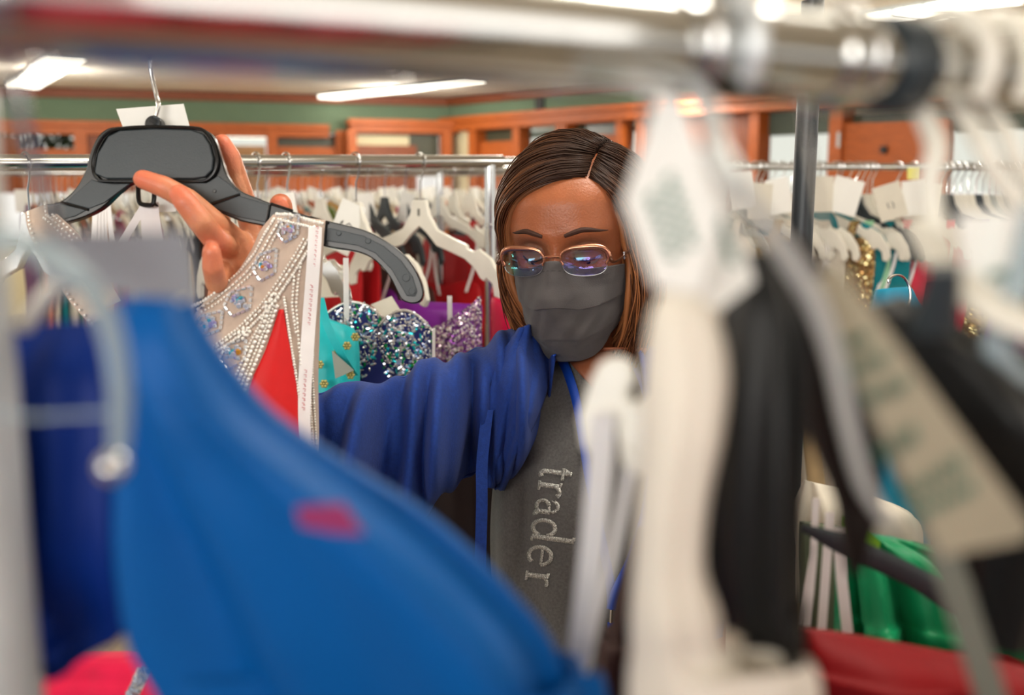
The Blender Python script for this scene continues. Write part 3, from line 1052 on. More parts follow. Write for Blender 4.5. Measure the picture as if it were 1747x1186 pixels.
rtags = [(1262, 312, 40, 8), (1300, 330, 36, -4), (1325, 322, 40, 12), (1405, 318, 34, 0), (1450, 322, 50, -14), (1512, 332, 46, 18), (1560, 325, 42, 6), (1590, 330, 30, -6)]
for i, (x, y, wpx, tl) in enumerate(rtags):
    t_ = make_tag('white card tag on the right rack, %s' % ['by its chrome upright', 'second from its upright', 'left of the black post', 'just right of the black post', 'above the black hanger, tilted left', 'with a pencilled size, tilted right', 'under the yellow note', 'behind the near white hook'][i], wpx / 1698 * 2.6, .085,
                  text=[[(-.008, -.04), (-.007, -.055)], [(.002, -.04), (.007, -.045), (.003, -.056), (.008, -.056)]] if i == 5 else None, tilt=R_(tl), m=M['card_cream'] if i % 2 else M['card'])
    put(t_, P(x, y - 12, 2.6), R_(-8))
q = MB(); outline(q, [(1548, 286), (1570, 286), (1570, 306), (1548, 306)], P(1560, 296, 2.66), FW, .0008)
tag(q.build('sticky_note', mat('yellow_paper', (232, 226, 130)), sm=False), 'small yellow paper note on the right rack rail', 'note')

# tall black steel post with its foot
t = empty('post_stand', (P(1365, 460, 1.16).x, P(1365, 460, 1.16).y, 0), 'tall black steel rack post standing right of the near white tags', 'post')
c = Vector(t.location)
q = MB(); tube(q, [c + Vector((0, 0, .03)), c + Vector((0, 0, 1.82))], .0125, 24); q.build('pole', M['black_post'], t)
q = MB(); box(q, c + Vector((-.03, -.28, 0)), c + Vector((.03, .28, .03))); q.build('foot', M['black_post'], t, bevel=.004)
# ------------------------------------------------------------ the woman
YAW = R_(19); PIT = R_(9); ROL = R_(2.5)
Fy = Vector((-sin(YAW) * cos(PIT), -cos(YAW) * cos(PIT), -sin(PIT)))          # face direction
Rx = Vector((cos(YAW), -sin(YAW), 0))                                        # towards image right
Uz = Rx.cross(Fy); Uz = Uz if Uz.z > 0 else -Uz
Rx2 = Rx * cos(ROL) + Uz * sin(ROL); Uz = Uz * cos(ROL) - Rx * sin(ROL); Rx = Rx2
HO = P(945, 440, 1.12) - Fy * .097


def HP(x, y, z): return HO + Rx * x + Fy * y + Uz * z


def toH(p):
    d = p - HO; return (d.dot(Rx), d.dot(Fy), d.dot(Uz))


def lerp_tab(tab, z):
    n = len(tab)
    if z <= tab[0][0]: return tab[0][1]
    for i in range(n - 1):
        a, x = tab[i]; b, y = tab[i + 1]
        if z <= b:
            h = b - a; t = (z - a) / h; s = (y - x) / h
            s0 = (x - tab[i - 1][1]) / (a - tab[i - 1][0]) if i > 0 else s
            s1 = (tab[i + 2][1] - y) / (tab[i + 2][0] - b) if i + 2 < n else s
            m0 = 0 if s0 * s <= 0 else 2 * s0 * s / (s0 + s)
            m1 = 0 if s1 * s <= 0 else 2 * s1 * s / (s1 + s)
            t2 = t * t; t3 = t2 * t
            return (2 * t3 - 3 * t2 + 1) * x + (t3 - 2 * t2 + t) * h * m0 + (-2 * t3 + 3 * t2) * y + (t3 - t2) * h * m1
    return tab[-1][1]


WT = [(-.122, .012), (-.115, .03), (-.10, .045), (-.075, .057), (-.04, .066), (0, .0715), (.03, .0745), (.055, .073), (.078, .063), (.096, .045), (.108, .022), (.112, .001)]
FT = [(-.122, .062), (-.115, .078), (-.10, .086), (-.075, .085), (-.04, .084), (0, .086), (.03, .092), (.055, .089), (.078, .075), (.096, .050), (.108, .024), (.112, .001)]
BT = [(-.122, -.02), (-.10, .02), (-.075, .05), (-.04, .075), (0, .092), (.03, .1), (.055, .097), (.078, .08), (.096, .054), (.108, .025), (.112, .001)]


def gs(d, s): return math.exp(-d * d / (2 * s * s))


def face_pt(th, z, off=0.0, feat=True):
    """th 0 = straight ahead, +90 deg = image right"""
    w_ = lerp_tab(WT, z) + off; f = (lerp_tab(FT, z) if cos(th) > 0 else lerp_tab(BT, z)) + off
    s, c = sin(th), cos(th)
    x = w_ * (abs(s) ** .88) * (1 if s > 0 else -1); y = f * (abs(c) ** (.82 if c > 0 else 1)) * (1 if c > 0 else -1)
    if feat and c > 0:
        ax = abs(x)
        # nose ridge and tip, wings
        ridge = lerp_tab([(-.06, 0), (-.052, .009), (-.044, .023), (-.035, .023), (-.015, .0165), (.002, .0105), (.016, .0045), (.03, 0)], z)
        wid = lerp_tab([(-.055, .012), (-.044, .0125), (-.03, .0095), (0, .008), (.02, .010)], z)
        y += ridge * gs(x, wid)
        y += .006 * gs(ax - .014, .005) * gs(z + .046, .006)
        # eye socket, lids, brow, cheek
        y -= .0150 * gs(ax - .031, .0145) * gs(z + .001, .0125)
        e2 = ((ax - .032) / .0155) ** 2 + ((z + .001) / .0118) ** 2
        if e2 < 1: y += .0105 * (1 - e2) ** .5
        y += .0042 * gs(ax - .030, .02) * gs(z - .0225, .0075)
        y += .003 * gs(ax, .012) * gs(z - .02, .008) * -1 * .4
        y += .0045 * gs(ax - .042, .016) * gs(z + .03, .014)
        # mouth and chin
        y += .005 * gs(ax, .02) * gs(z + .074, .007) + .006 * gs(ax, .02) * gs(z + .105, .012)
        # lid crease
        if ax < .052: y -= .0016 * gs(z - .0105 + .25 * (ax - .032) ** 2 / .032, .0012) * gs(ax - .032, .012)
    return x, y, z


root_c = P(1000, 1186, 1.28)
woman = empty('person', (root_c.x, root_c.y, 0), 'woman with brown hair, glasses, grey face mask and blue cardigan, reaching for the held dress', 'person')

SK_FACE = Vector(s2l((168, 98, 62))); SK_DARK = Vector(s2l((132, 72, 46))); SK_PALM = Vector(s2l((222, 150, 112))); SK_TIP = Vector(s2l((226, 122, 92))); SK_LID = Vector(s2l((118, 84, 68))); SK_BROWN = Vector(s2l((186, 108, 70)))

headv = []; headc = []; headf = []
NT, NZ = 150, 150
zs = [-.122 + .234 * (.5 - .5 * cos(pi * j / NZ)) for j in range(NZ + 1)]
for j, z in enumerate(zs):
    for i in range(NT):
        u = i / NT * 2 - 1
        th = pi * (u * .72 + .28 * u ** 3)      # finer in front
        x, y, zz = face_pt(th, z)
        headv.append(HP(x, y, zz))
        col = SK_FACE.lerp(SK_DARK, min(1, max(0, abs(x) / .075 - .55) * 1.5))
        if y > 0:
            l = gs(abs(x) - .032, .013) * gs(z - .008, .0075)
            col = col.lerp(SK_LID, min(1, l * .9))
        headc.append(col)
for j in range(NZ):
    for i in range(NT):
        headf.append((j * NT + i, j * NT + (i + 1) % NT, (j + 1) * NT + (i + 1) % NT, (j + 1) * NT + i))
headf.append(tuple(range(NT - 1, -1, -1))); headf.append(tuple(NZ * NT + k for k in range(NT)))


def remeshed(mb, voxel, it=3, fac=.5):
    me = bpy.data.meshes.new('tmp'); me.from_pydata([tuple(v) for v in mb.v], [], mb.f); me.update()
    o = bpy.data.objects.new('tmp', me); COL.objects.link(o)
    md = o.modifiers.new('r', 'REMESH'); md.mode = 'VOXEL'; md.voxel_size = voxel
    if it:
        s = o.modifiers.new('s', 'SMOOTH'); s.iterations = it; s.factor = fac
    dg = bpy.context.evaluated_depsgraph_get(); bpy.context.view_layer.update()
    ev = o.evaluated_get(dg); m2 = ev.to_mesh()
    v = [Vector(x.co) for x in m2.vertices]; f = [tuple(p.vertices) for p in m2.polygons]
    ev.to_mesh_clear(); bpy.data.objects.remove(o); bpy.data.meshes.remove(me)
    return v, f


# ---- right hand (palm to the camera), joints in photo pixels + depth
hand_anchor = []
hq = MB()


def chain(pts):
    for (a, b) in zip(pts, pts[1:]):
        tcap(hq, P(*a[:3]), a[3], P(*b[:3]), b[3], 14)


# wrist / forearm
chain([(392, 600, 1.03, .027), (402, 540, 1.03, .0255), (408, 505, 1.03, .026)])
# palm: four metacarpals + heel and thumb mound
chain([(410, 510, 1.03, .0225), (442, 458, 1.032, .018), (436, 412, 1.032, .0135)])       # index side
chain([(405, 515, 1.028, .022), (418, 460, 1.026, .018), (408, 415, 1.016, .0135)])
chain([(396, 515, 1.026, .022), (400, 462, 1.022, .0175), (392, 424, 1.008, .013)])
chain([(388, 515, 1.024, .021), (384, 480, 1.016, .016), (379, 462, 1.002, .0125)])       # little finger side
chain([(420, 515, 1.02, .021), (447, 486, 1.016, .0195), (462, 455, 1.02, .016)])         # thumb mound
# thumb behind the hanger
chain([(462, 455, 1.02, .0155), (473, 410, 1.034, .013), (480, 378, 1.036, .0128), (479, 350, 1.034, .0122)])
# index finger, straight behind the hanger
chain([(436, 412, 1.032, .0125), (417, 345, 1.034, .0122), (402, 300, 1.03, .0118), (392, 268, 1.022, .0112), (379, 244, 1.016, .0092)])
# middle finger curls in front of the hanger
chain([(408, 415, 1.016, .0125), (364, 378, .982, .0118), (322, 342, .966, .0112), (280, 319, .960, .0108), (244, 306, .961, .0094)])
# ring finger
chain([(392, 424, 1.008, .0122), (368, 410, .958, .012), (342, 378, .932, .0116), (316, 345, .926, .0108), (306, 332, .928, .0098)])
# little finger
chain([(379, 462, 1.002, .0116), (369, 482, .972, .0108), (363, 455, .948, .0102), (361, 430, .942, .009)])
hv, hf = remeshed(hq, .0016, 5, .5)
tips = [P(237, 305, .95), P(304, 330, .922), P(361, 426, .95), P(378, 243, 1.01), P(479, 348, 1.03)]
hc = []
for v in hv:
    dd = min((v - t_).length for t_ in tips)
    c = SK_PALM.lerp(SK_TIP, max(0, 1 - dd / .035) ** .7)
    if v.y > P(410, 440, 1.03).y + .006: c = c.lerp(SK_BROWN, .7)
    hc.append(c)

# ---- rest of the body
bq = MB()
SHR = P(884, 668, 1.275); SHL = P(1130, 672, 1.275)
ELB = P(620, 760, 1.12); WRI = P(395, 585, 1.03)
NB = P(1012, 640, 1.25)
tcap(bq, NB + Vector((0, .02, -.03)), .056, HP(0, -.005, -.05), .052)
torso = [(NB + Vector((0, .01, -.03)), .06), (P(1000, 700, 1.27), .1)]
for (yy, hw, hd) in ((700, .105, .07), (760, .112, .085), (860, .112, .095), (960, .108, .092), (1060, .108, .09), (1160, .112, .092), (1260, .13, .1)):
    c = P(1008, yy, 1.28)
    ball(bq, c, 1, 24, 14, (hw, hd, .075))
for (p, q_, r0, r1) in ((P(1008, 700, 1.27), SHR, .06, .045), (P(1008, 700, 1.27), SHL, .06, .045), (SHR, ELB, .045, .038), (ELB, P(490, 705, 1.07), .04, .033), (P(490, 705, 1.07), WRI, .033, .026),
                        (SHL, P(1190, 860, 1.27), .052, .04), (P(1190, 860, 1.27), P(1200, 1080, 1.2), .038, .028)):
    tcap(bq, p, r0, q_, r1, 16)
# left hand hanging low
lw = P(1200, 1080, 1.2)
tcap(bq, lw, .027, lw + Vector((0, -.01, -.07)), .03)
for k in range(4):
    a_ = lw + Vector((-.025 + k * .017, -.012, -.09)); tcap(bq, a_, .0095, a_ + Vector((0, -.012, -.07 + abs(k - 1.4) * .008)), .0075, 8)
tcap(bq, lw + Vector((-.03, -.01, -.04)), .011, lw + Vector((-.05, -.025, -.085)), .009, 8)
hip = P(1008, 1260, 1.28)
for s in (-1, 1):
    hp = Vector((hip.x + s * .085, hip.y + .0, hip.z - .04)); kn = Vector((hp.x + s * .01, hp.y - .03, .48)); an = Vector((hp.x + s * .015, hp.y + .02, .09))
    tcap(bq, hp, .088, kn, .056); tcap(bq, kn, .055, an, .035); tcap(bq, an, .035, Vector((an.x, an.y - .12, .035)), .03)
bv_, bf_ = remeshed(bq, .0065, 4, .5)
allv = headv + hv + bv_
o1 = len(headv); o2 = o1 + len(hv)
allf = headf + [tuple(i + o1 for i in f) for f in hf] + [tuple(i + o2 for i in f) for f in bf_]
allc = headc + hc + [SK_DARK.lerp(SK_FACE, .5)] * len(bv_)
q = MB(); q.v = allv; q.f = allf
skin = mat('skin', (170, 100, 65), rough=.38, var=.07, nscale=55, bump=.25, bscale=420, sss=.2, attr='tint', spec=.5)
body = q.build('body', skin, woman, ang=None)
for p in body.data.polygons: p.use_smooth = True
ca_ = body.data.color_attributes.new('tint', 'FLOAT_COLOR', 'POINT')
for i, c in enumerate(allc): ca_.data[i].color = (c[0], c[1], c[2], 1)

# eyes glimpsed under the lowered lids, lashes, brows
eyem = mat('eye_white', (170, 150, 138), rough=.15); irism = mat('dark_iris', (40, 24, 18), rough=.08)
for s in (-1, 1):
    c = HP(.032 * s, lerp_tab(FT, 0) - .0125 - .0108, -.0062)
    q = MB(); ball(q, c, .0122, 20, 14); e = q.build('eye', eyem, woman, ang=None)
    q = MB(); ball(q, c + (Fy * .92 + Uz * -.38).normalized() * .0070, .0060, 14, 10); q.build('iris', irism, e)
hairm = mat('hair', (90, 52, 32), rough=.42, var=.12, nscale=14, attr='tint', spec=.35)
for s in (-1, 1):
    q = MB(); pts = []; rs = []
    for k in range(13):
        u = k / 12; ax = .013 + .044 * u; z = .0235 + .0065 * sin(min(1, u * 1.25) * pi * .62) - .010 * max(0, u - .45)
        th = math.asin(min(1, (ax / (lerp_tab(WT, z))) ** (1 / .88))) * s
        x, y, zz = face_pt(th, z); pts.append(HP(x, y - .0002, zz)); rs.append(.0048 * (sin(pi * (.22 + .76 * u)) ** .9) + .0003)
    tube(q, pts, [r_ * .6 for r_ in rs], 8); o = q.build('eyebrow', mat('brow_hair', (62, 34, 22), rough=.7), woman)
    q = MB(); pts = []
    for k in range(11):
        u = k / 10; ax = .0185 + .028 * u; z = -.0042 - .0042 * sin(pi * u)
        th = math.asin(min(1, (ax / lerp_tab(WT, z)) ** (1 / .88))) * s
        x, y, zz = face_pt(th, z); pts.append(HP(x, y + .0012, zz))
    tube(q, pts, .0010, 6); q.build('eyelashes', mat('lash', (18, 12, 10), rough=.5), woman)

# ---- face mask: follows the face, tented over the nose, with two pleats
def mask_pt(u, v):
    """u -1..1 across, v 0 top .. 1 bottom"""
    ztop = -.0145 + .012 * gs(u, .14) - .008 * u * u; zbot = -.128 + .03 * abs(u) ** 2.6
    z = ztop + (zbot - ztop) * v
    th = u * R_(80)
    zc = max(z, -.105)
    w_ = lerp_tab(WT, zc) + .0055; f = lerp_tab(FT, zc) + .007
    x = w_ * (abs(sin(th)) ** .9) * (1 if th > 0 else -1); y = f * (cos(th) ** .8)
    tent = lerp_tab([(-.13, -.012), (-.118, .0), (-.1, .0125), (-.07, .0225), (-.045, .0265), (-.03, .02), (-.012, .011), (0, .006)], z)
    wd = .0155 + .034 * v
    y += tent * gs(x, wd) if tent > 0 else tent
    if v < .5: y += .0 
    # pleats: cloth steps outwards then back in
    for pv, am in ((.40, .0052), (.72, .0026)):
        t_ = (v - pv) / .2
        if -1 < t_ < 0: y += am * (1 + t_) * (1 - .2 * abs(u))
    y += .0035 * gs(u + .02, .05) * (1 - v) + .0018 * sin(30 * (u * .8 + v * .6)) * gs(v - .5, .16) * gs(abs(u) - .25, .2) + .0016 * gs(v - .86 - .3 * u, .04)
    y += .0016 * sin(9 * v + 5 * u) * sin(4 * u + 1) + .0008 * sin(23 * u + 9 * v) + .0009 * sin(17 * v - 12 * u)
    return HP(x, y, z)


rows = []
for j in range(71):
    rows.append([mask_pt(-1 + 2 * i / 80, j / 70) for i in range(81)])
q = MB(); sheet(q, rows)
mm = mat('grey_cotton', (82, 78, 79), rough=.88, var=.05, nscale=60, bump=.25, bscale=900, sheen=.15)
maskcloth = q.build('face_mask', mm, woman, ang=60, solid=.0016)
q = MB()
for k in range(0, 80, 2):   # stitched upper hem
    a_ = mask_pt(-1 + 2 * k / 80, .075) + Fy * .0012; b2 = mask_pt(-1 + 2 * (k + 1) / 80, .075) + Fy * .0012
    tube(q, [a_, b2], .0003, 4)
q.build('stitching', mat('dark_thread', (60, 57, 58)), maskcloth)
for s in (-1, 1):
    q = MB(); e0 = mask_pt(.97 * s, .06); e1 = mask_pt(.97 * s, .9)
    ear = HP(.078 * s, -.012, .012)
    tube(q, [e0, HP(.076 * s, .02, .0), ear, HP(.079 * s, -.02, -.012), HP(.074 * s, .0, -.055), e1], .0017, 6, sub=6)
    q.build('ear_loop', mm, maskcloth)

# ---- glasses
gl = []
rose = mat('rose_gold_metal', (212, 150, 122), rough=.22, metal=.9); silver = M['wire']
spect = None


def lens_pt(s, a, k=1.0, dy=0.0):
    """rounded rectangular lens contour"""
    ca, sa = cos(a), sin(a); n_ = 3.0
    rx_, rz_ = .0266, .0165
    m_ = (abs(ca) ** n_ + abs(sa) ** n_) ** (-1 / n_)
    x = rx_ * ca * m_ * k; z = rz_ * sa * m_ * k
    if ca * 1 > 0 and sa > 0: z *= 1 + .06 * ca
    if sa < 0: x *= .93
    if ca < 0 and sa < 0: z *= 1 - .12 * abs(ca)
    X = s * (.0362 + x)
    curve = -.16 * (abs(X) / .065) ** 2 * .065
    return HP(X, .104 + curve + dy, -.0040 + z)


q = MB()
frame_o = None
for s in (-1, 1):
    top = [lens_pt(s, R_(a)) for a in range(-16, 200, 8)]
    rs = []
    for a in range(-16, 200, 8):
        rs.append(.0014 + .0021 * max(0, cos(R_(a) - R_(60))) ** 1.2 + (.0005 if a < 24 else 0))
    tube(q, top, rs, 10, flat=(1, 1))
# bridge
tube(q, [lens_pt(-1, R_(160)), HP(-.005, .1075, .0035), HP(.005, .1075, .0035), lens_pt(1, R_(160))], .0016, 8, sub=5)
glasses = q.build('glasses_frame', rose, woman)
# silver lower wire + lenses + temples + nose pads
for s in (-1, 1):
    q = MB(); tube(q, [lens_pt(s, R_(a)) for a in range(196, 348, 8)], .0005, 6); q.build('lower_rim', mat('dull_steel', (150, 150, 150), rough=.35, metal=.9), glasses)
    q = MB(); n = 40; vs = [HP(s * .0362, .1035 - .16 * (.0362 / .065) ** 2 * .065, -.0075)]
    for k in range(n): vs.append(lens_pt(s, 2 * pi * k / n, .98))
    q.add(vs, [(0, 1 + k, 1 + (k + 1) % n) for k in range(n)])
    lm = bpy.data.materials.get('coated_lens')
    if not lm:
        lm = bpy.data.materials.new('coated_lens'); lm.use_nodes = True
        N = lm.node_tree.nodes; L = lm.node_tree.links; N.remove(N['Principled BSDF'])
        tr = N.new('ShaderNodeBsdfTransparent'); tr.inputs[0].default_value = (.93, .93, .95, 1)
        gg = N.new('ShaderNodeBsdfGlossy'); gg.inputs['Roughness'].default_value = .03
        nz = N.new('ShaderNodeTexNoise'); nz.inputs['Scale'].default_value = 30; tc = N.new('ShaderNodeTexCoord'); L.new(tc.outputs['Object'], nz.inputs[0])
        rp = N.new('ShaderNodeValToRGB'); rp.color_ramp.elements[0].position = .4; rp.color_ramp.elements[0].color = (.10, .85, .72, 1)
        rp.color_ramp.elements[1].position = .62; rp.color_ramp.elements[1].color = (.42, .34, 1, 1)
        L.new(nz.outputs[0], rp.inputs[0]); L.new(rp.outputs[0], gg.inputs[0])
        ms = N.new('ShaderNodeMixShader'); ms.inputs[0].default_value = .12
        L.new(tr.outputs[0], ms.inputs[1]); L.new(gg.outputs[0], ms.inputs[2]); L.new(ms.outputs[0], N['Material Output'].inputs[0])
    q.build('lens', lm, glasses, solid=.0012)
    q = MB(); a_ = lens_pt(s, R_(18))
    tube(q, [a_, HP(s * .068, .096, -.006), HP(s * .0735, .075, -.005), HP(s * .077, .03, -.002), HP(s * .078, -.01, 0), HP(s * .077, -.035, -.02)], [.0016, .002, .0022, .002, .0018, .0014], 8, sub=5, flat=(.6, 1.3))
    tp = q.build('temple', mat('tortoise_temple', (92, 54, 34), rough=.3, metal=.3), glasses)
    q = MB(); c = HP(s * .0742, .07, -.004)
    for dz in (-.0032, .0032): obox(q, c + Uz * dz + Rx * s * .0012, Rx * .0008, Fy * .0045, Uz * .0009)
    obox(q, c + Rx * s * .0012 + Fy * .004, Rx * .0008, Fy * .0008, Uz * .004)
    q.build('silver_clasp', silver, tp, sm=False)
    q = MB(); ball(q, HP(s * .0095, .0965, -.016), .0034, 8, 6, (.5, .8, 1.3)); q.build('nose_pad', M['clear_plastic'], glasses)

# ---- hair
random.seed(11)
HC_ = (0, -.012, .014); HR = (.086, .104, .104)


def on_skull(dirv, off):
    d = Vector(dirv).normalized()
    k = 1 / math.sqrt((d.x / HR[0]) ** 2 + (d.y / HR[1]) ** 2 + (d.z / HR[2]) ** 2)
    p = d * (k + off)
    return Vector((p.x + HC_[0], p.y + HC_[1], p.z + HC_[2]))


def strand(side, f, jit, off, length):
    """side -1 = image left; f 0 (front) .. 1 (back)"""
    # root on the parting (x = .04), running from the hairline to the crown
    yr = .066 - .135 * f + random.uniform(-.004, .004)
    S = Vector((.040 + .003 * side + random.uniform(-.002, .002), yr, .112 - .9 * max(0, yr - .02) ** 1.25 - .6 * max(0, -yr - .02)))
    S = (S - Vector(HC_)).normalized()
    psi = (-62 - 108 * f) if side < 0 else (60 + 112 * f)
    psi += jit * 5
    Mx = (Vector((-.066, .050, .080)) if side < 0 else Vector((.066, .052, .066))) - Vector(HC_)
    Mx = Mx.normalized()
    E = Vector((sin(R_(psi)) * HR[0], cos(R_(psi)) * HR[1], -.012)).normalized()
    pts = []; wv = random.uniform(0, 6)
    n1 = 9
    om = math.acos(max(-1, min(1, S.dot(E))))
    for k in range(n1):
        t = k / (n1 - 1)
        d = (S * sin((1 - t) * om) + E * sin(t * om)) / max(sin(om), 1e-4)
        kf = max(0, 1 - f / .35) * (.46 if side < 0 else .5)
        d = (d + Mx * kf * 4 * t * (1 - t)).normalized()
        lift = off + (.0055 + .004 * jit) * sin(pi * t * .9) + .0012 * sin(9 * t + wv)
        # bangs keep clear of the forehead by swinging sideways
        pts.append(on_skull(d, lift))
    last = pts[-1]
    ox, oy = last.x, last.y
    cl = random.uniform(-1, 1) * .012
    for k in range(1, 9):
        t = k / 8
        bow = .008 * sin(pi * t) if side < 0 else .010 * sin(pi * t)
        inw = -.030 * t ** 2.2
        rr = 1 + (bow + inw) / .085
        pts.append(Vector((ox * rr + cl * t * t + .0022 * sin(wv + 7 * t), oy * rr + .012 * t * t * (1 if f < .5 else 0) + cl * t, last.z - length * t)))
    return [HP(*p) for p in pts]


def hairgroup(count, r0, offr, lenr, name, fr=(0, 1)):
    q = MB(); cols = []
    for i in range(count):
        side = -1 if random.random() < .58 else 1
        f = random.uniform(*fr) ** 1.15
        if random.random() < .25: f = random.uniform(0, .12)
        off = random.uniform(*offr)
        ln = random.uniform(*lenr) * (1.12 if side > 0 else 1)
        pts = strand(side, f, random.uniform(-1, 1), off, ln)
        m = len(pts)
        rs = [r0 * (.8 if k == 0 else 1) * (1 - .75 * max(0, (k / (m - 1) - .75) / .25)) for k in range(m)]
        n0 = len(q.v)
        tube(q, pts, rs, 4 if r0 < .002 else 5, sub=2)
        tone = random.random()
        n1 = len(q.v); nn = (4 if r0 < .002 else 5); rings = (n1 - n0) // nn
        dark = Vector(s2l((52, 31, 20))); lite = Vector(s2l((176, 112, 68))) if tone > .62 else Vector(s2l((112, 66, 38)))
        for k in range(n1 - n0):
            t = (k // nn) / rings
            cols.append(dark.lerp(lite, min(1, max(0, (t - .05) * 2.6)) * (.55 + .45 * tone)))
    return q, cols


qh, ch = hairgroup(520, .0042, (-.010, -.002), (.10, .135), 'under')
qs, cs = hairgroup(1700, .0008, (-.001, .008), (.105, .155), 'strands')
o = len(qh.v); qh.v += qs.v; qh.f += [tuple(i + o for i in f) for f in qs.f]
cols = ch + cs
# skull cap that closes the crown
n0 = len(qh.v); capr = []
for j in range(0, 12):
    ph = R_(3 + j * 8); ring = []
    for i in range(40):
        a = 2 * pi * i / 40
        d = Vector((sin(ph) * sin(a), sin(ph) * cos(a), cos(ph)))
        # open at the face
        if cos(a) > 0: d = Vector((sin(ph) * sin(a), sin(ph) * cos(a) * (1 - .5 * cos(a) ** 2 * (j / 11)), cos(ph)))
        ring.append(HP(*(on_skull(d, -.006))))
    capr.append(ring)
qc = MB(); loft(qc, capr[:7], cap=True)
qh.v += qc.v; qh.f += [tuple(i + n0 for i in f) for f in qc.f]; cols += [Vector(s2l((34, 21, 15)))] * len(qc.v)
hair = qh.build('hair', hairm, woman, ang=None)
for p in hair.data.polygons: p.use_smooth = True
cc = hair.data.color_attributes.new('tint', 'FLOAT_COLOR', 'POINT')
for i, c in enumerate(cols): cc.data[i].color = (c[0], c[1], c[2], 1)
# ears
for s in (-1, 1):
    pass

# ---- T-shirt
shm = mat('heather_grey_jersey', (104, 102, 100), rough=.9, var=.16, nscale=320, bump=.2, bscale=500, sheen=.2)


def shirt_fold(u, v):
    a = 2 * pi * u
    return .045 * sin(a * 7 + 3 * v) * (.3 + v) * .8 + .028 * sin(a * 13 + 9 * v) + .045 * sin(13 * v + 3.5 * a + 1) * sin(a)


q = MB()
loftpx(q, [((962, 592), (1082, 596), 1.262, .058), ((935, 618), (1100, 624), 1.262, .078), ((885, 650), (1150, 650), 1.265, .095), ((858, 700), (1178, 700), 1.27, .11), ((848, 770), (1180, 770), 1.275, .125),
           ((838, 860), (1182, 860), 1.28, .135), ((836, 950), (1184, 950), 1.28, .132), ((842, 1050), (1186, 1050), 1.28, .128), ((836, 1180), (1194, 1180), 1.28, .134), ((822, 1330), (1206, 1330), 1.28, .14)],
       n=110, sub=12, fold=shirt_fold, cap=False)
shirt = q.build('t_shirt', shm, woman, ang=None)
for p in shirt.data.polygons: p.use_smooth = True
sbv = bvh_of(shirt)
# skin V at the neck: chest in front of the shirt opening
q = MB()
qq = []
for t in range(13):
    v = t / 12; row = []
    y = 594 + 74 * v
    xl = 956 + 62 * v ** 1.2; xr = 1104 - 66 * v ** 1.4
    for i in range(13):
        u = i / 12; row.append(onto(sbv, xl + (xr - xl) * u, y, .0025 + .004 * sin(pi * u), 1.18) )
    qq.append(row)
sheet(q, qq)
chest = q.build('neckline_skin', mat('neck_skin', (150, 88, 58), rough=.5, sss=.15, var=.05), woman, solid=.002)
chest.name = 'neck'

# glitter lettering "trader" running down the shirt
LW = 5.2


def arc(cx, cy, rx, ry, a0, a1, n=14):
    return [(cx + rx * cos(R_(a0 + (a1 - a0) * k / n)), cy + ry * sin(R_(a0 + (a1 - a0) * k / n))) for k in range(n + 1)]


letters = [   # u along the baseline, v up; width pairs
    ([(13, 50), (13, 9)] + arc(20, 9, 7, 7.5, 180, 300), 6), ([(4, 36), (26, 36)], 3.6), ([(13, 50), (6, 38)], 3),
    ([(38, 36), (38, 1)], 6.4), ([(31, 35), (38, 35)], 3.2), ([(31, 1.2), (48, 1.2)], 3), ([(38, 24)] + arc(50, 24, 11, 11, 165, 62), 4.4), ([(54, 33), (56, 31)], 6),
    ([(85, 24), (85, 6)] + arc(90, 6, 5, 5, 180, 300), 6), (arc(75, 25, 10, 10.5, 160, 0), 4.2), (arc(76, 11.5, 11, 10, 100, 340), 4.4), ([(75, 21), (85, 23)], 3.4), ([(65.5, 28), (67, 27)], 6),
    (arc(114, 18, 14, 18, 20, 340), 5), ([(131, 68), (131, 1)], 6.4), ([(124, 67), (131, 67)], 3.2), ([(131, 1.2), (139, 1.2)], 3),
    (arc(164, 18, 16, 18, 8, 318), 5), ([(149, 21), (180, 21)], 3.4),
    ([(200, 36), (200, 1)], 6.4), ([(193, 35), (200, 35)], 3.2), ([(193, 1.2), (210, 1.2)], 3), ([(200, 24)] + arc(212, 24, 11, 11, 165, 62), 4.4),
]
bx, by = 924.0, 790.0; du = Vector((-27, 193)).normalized(); dv = Vector((du.y, -du.x))
q = MB()
for pts, lw in letters:
    # densify
    dn = []
    for a_, b2 in zip(pts, pts[1:]):
        st = max(1, int(math.hypot(b2[0] - a_[0], b2[1] - a_[1]) / 2.5))
        for k in range(st): dn.append((a_[0] + (b2[0] - a_[0]) * k / st, a_[1] + (b2[1] - a_[1]) * k / st))
    dn.append(pts[-1])
    L_, R2 = [], []
    for i, p in enumerate(dn):
        a_ = dn[max(i - 1, 0)]; b2 = dn[min(i + 1, len(dn) - 1)]
        tx, ty = b2[0] - a_[0], b2[1] - a_[1]; ln = math.hypot(tx, ty) or 1
        nx_, ny_ = -ty / ln * lw * .68, tx / ln * lw * .68
        for lst, s in ((L_, 1), (R2, -1)):
            u_ = (p[0] + nx_ * s) * .96; v_ = (p[1] + ny_ * s) * 1.08
            lst.append(onto(sbv, bx + du.x * u_ + dv.x * v_, by + du.y * u_ + dv.y * v_, .0012, 1.15))
    sheet(q, [L_, R2])
glit = sequin('silver_glitter', (150, 148, 140), [(205, 203, 195), (170, 168, 160), (235, 235, 228), (120, 118, 112)], scale=1400, amount=.8, metal=.35, rough=.4)
q.build('glitter_lettering', glit, shirt, ang=None, solid=.0006)

# ---- lanyard
lan = mat('blue_lanyard_webbing', (18, 70, 176), rough=.55, bump=.2, bscale=900, var=.05)


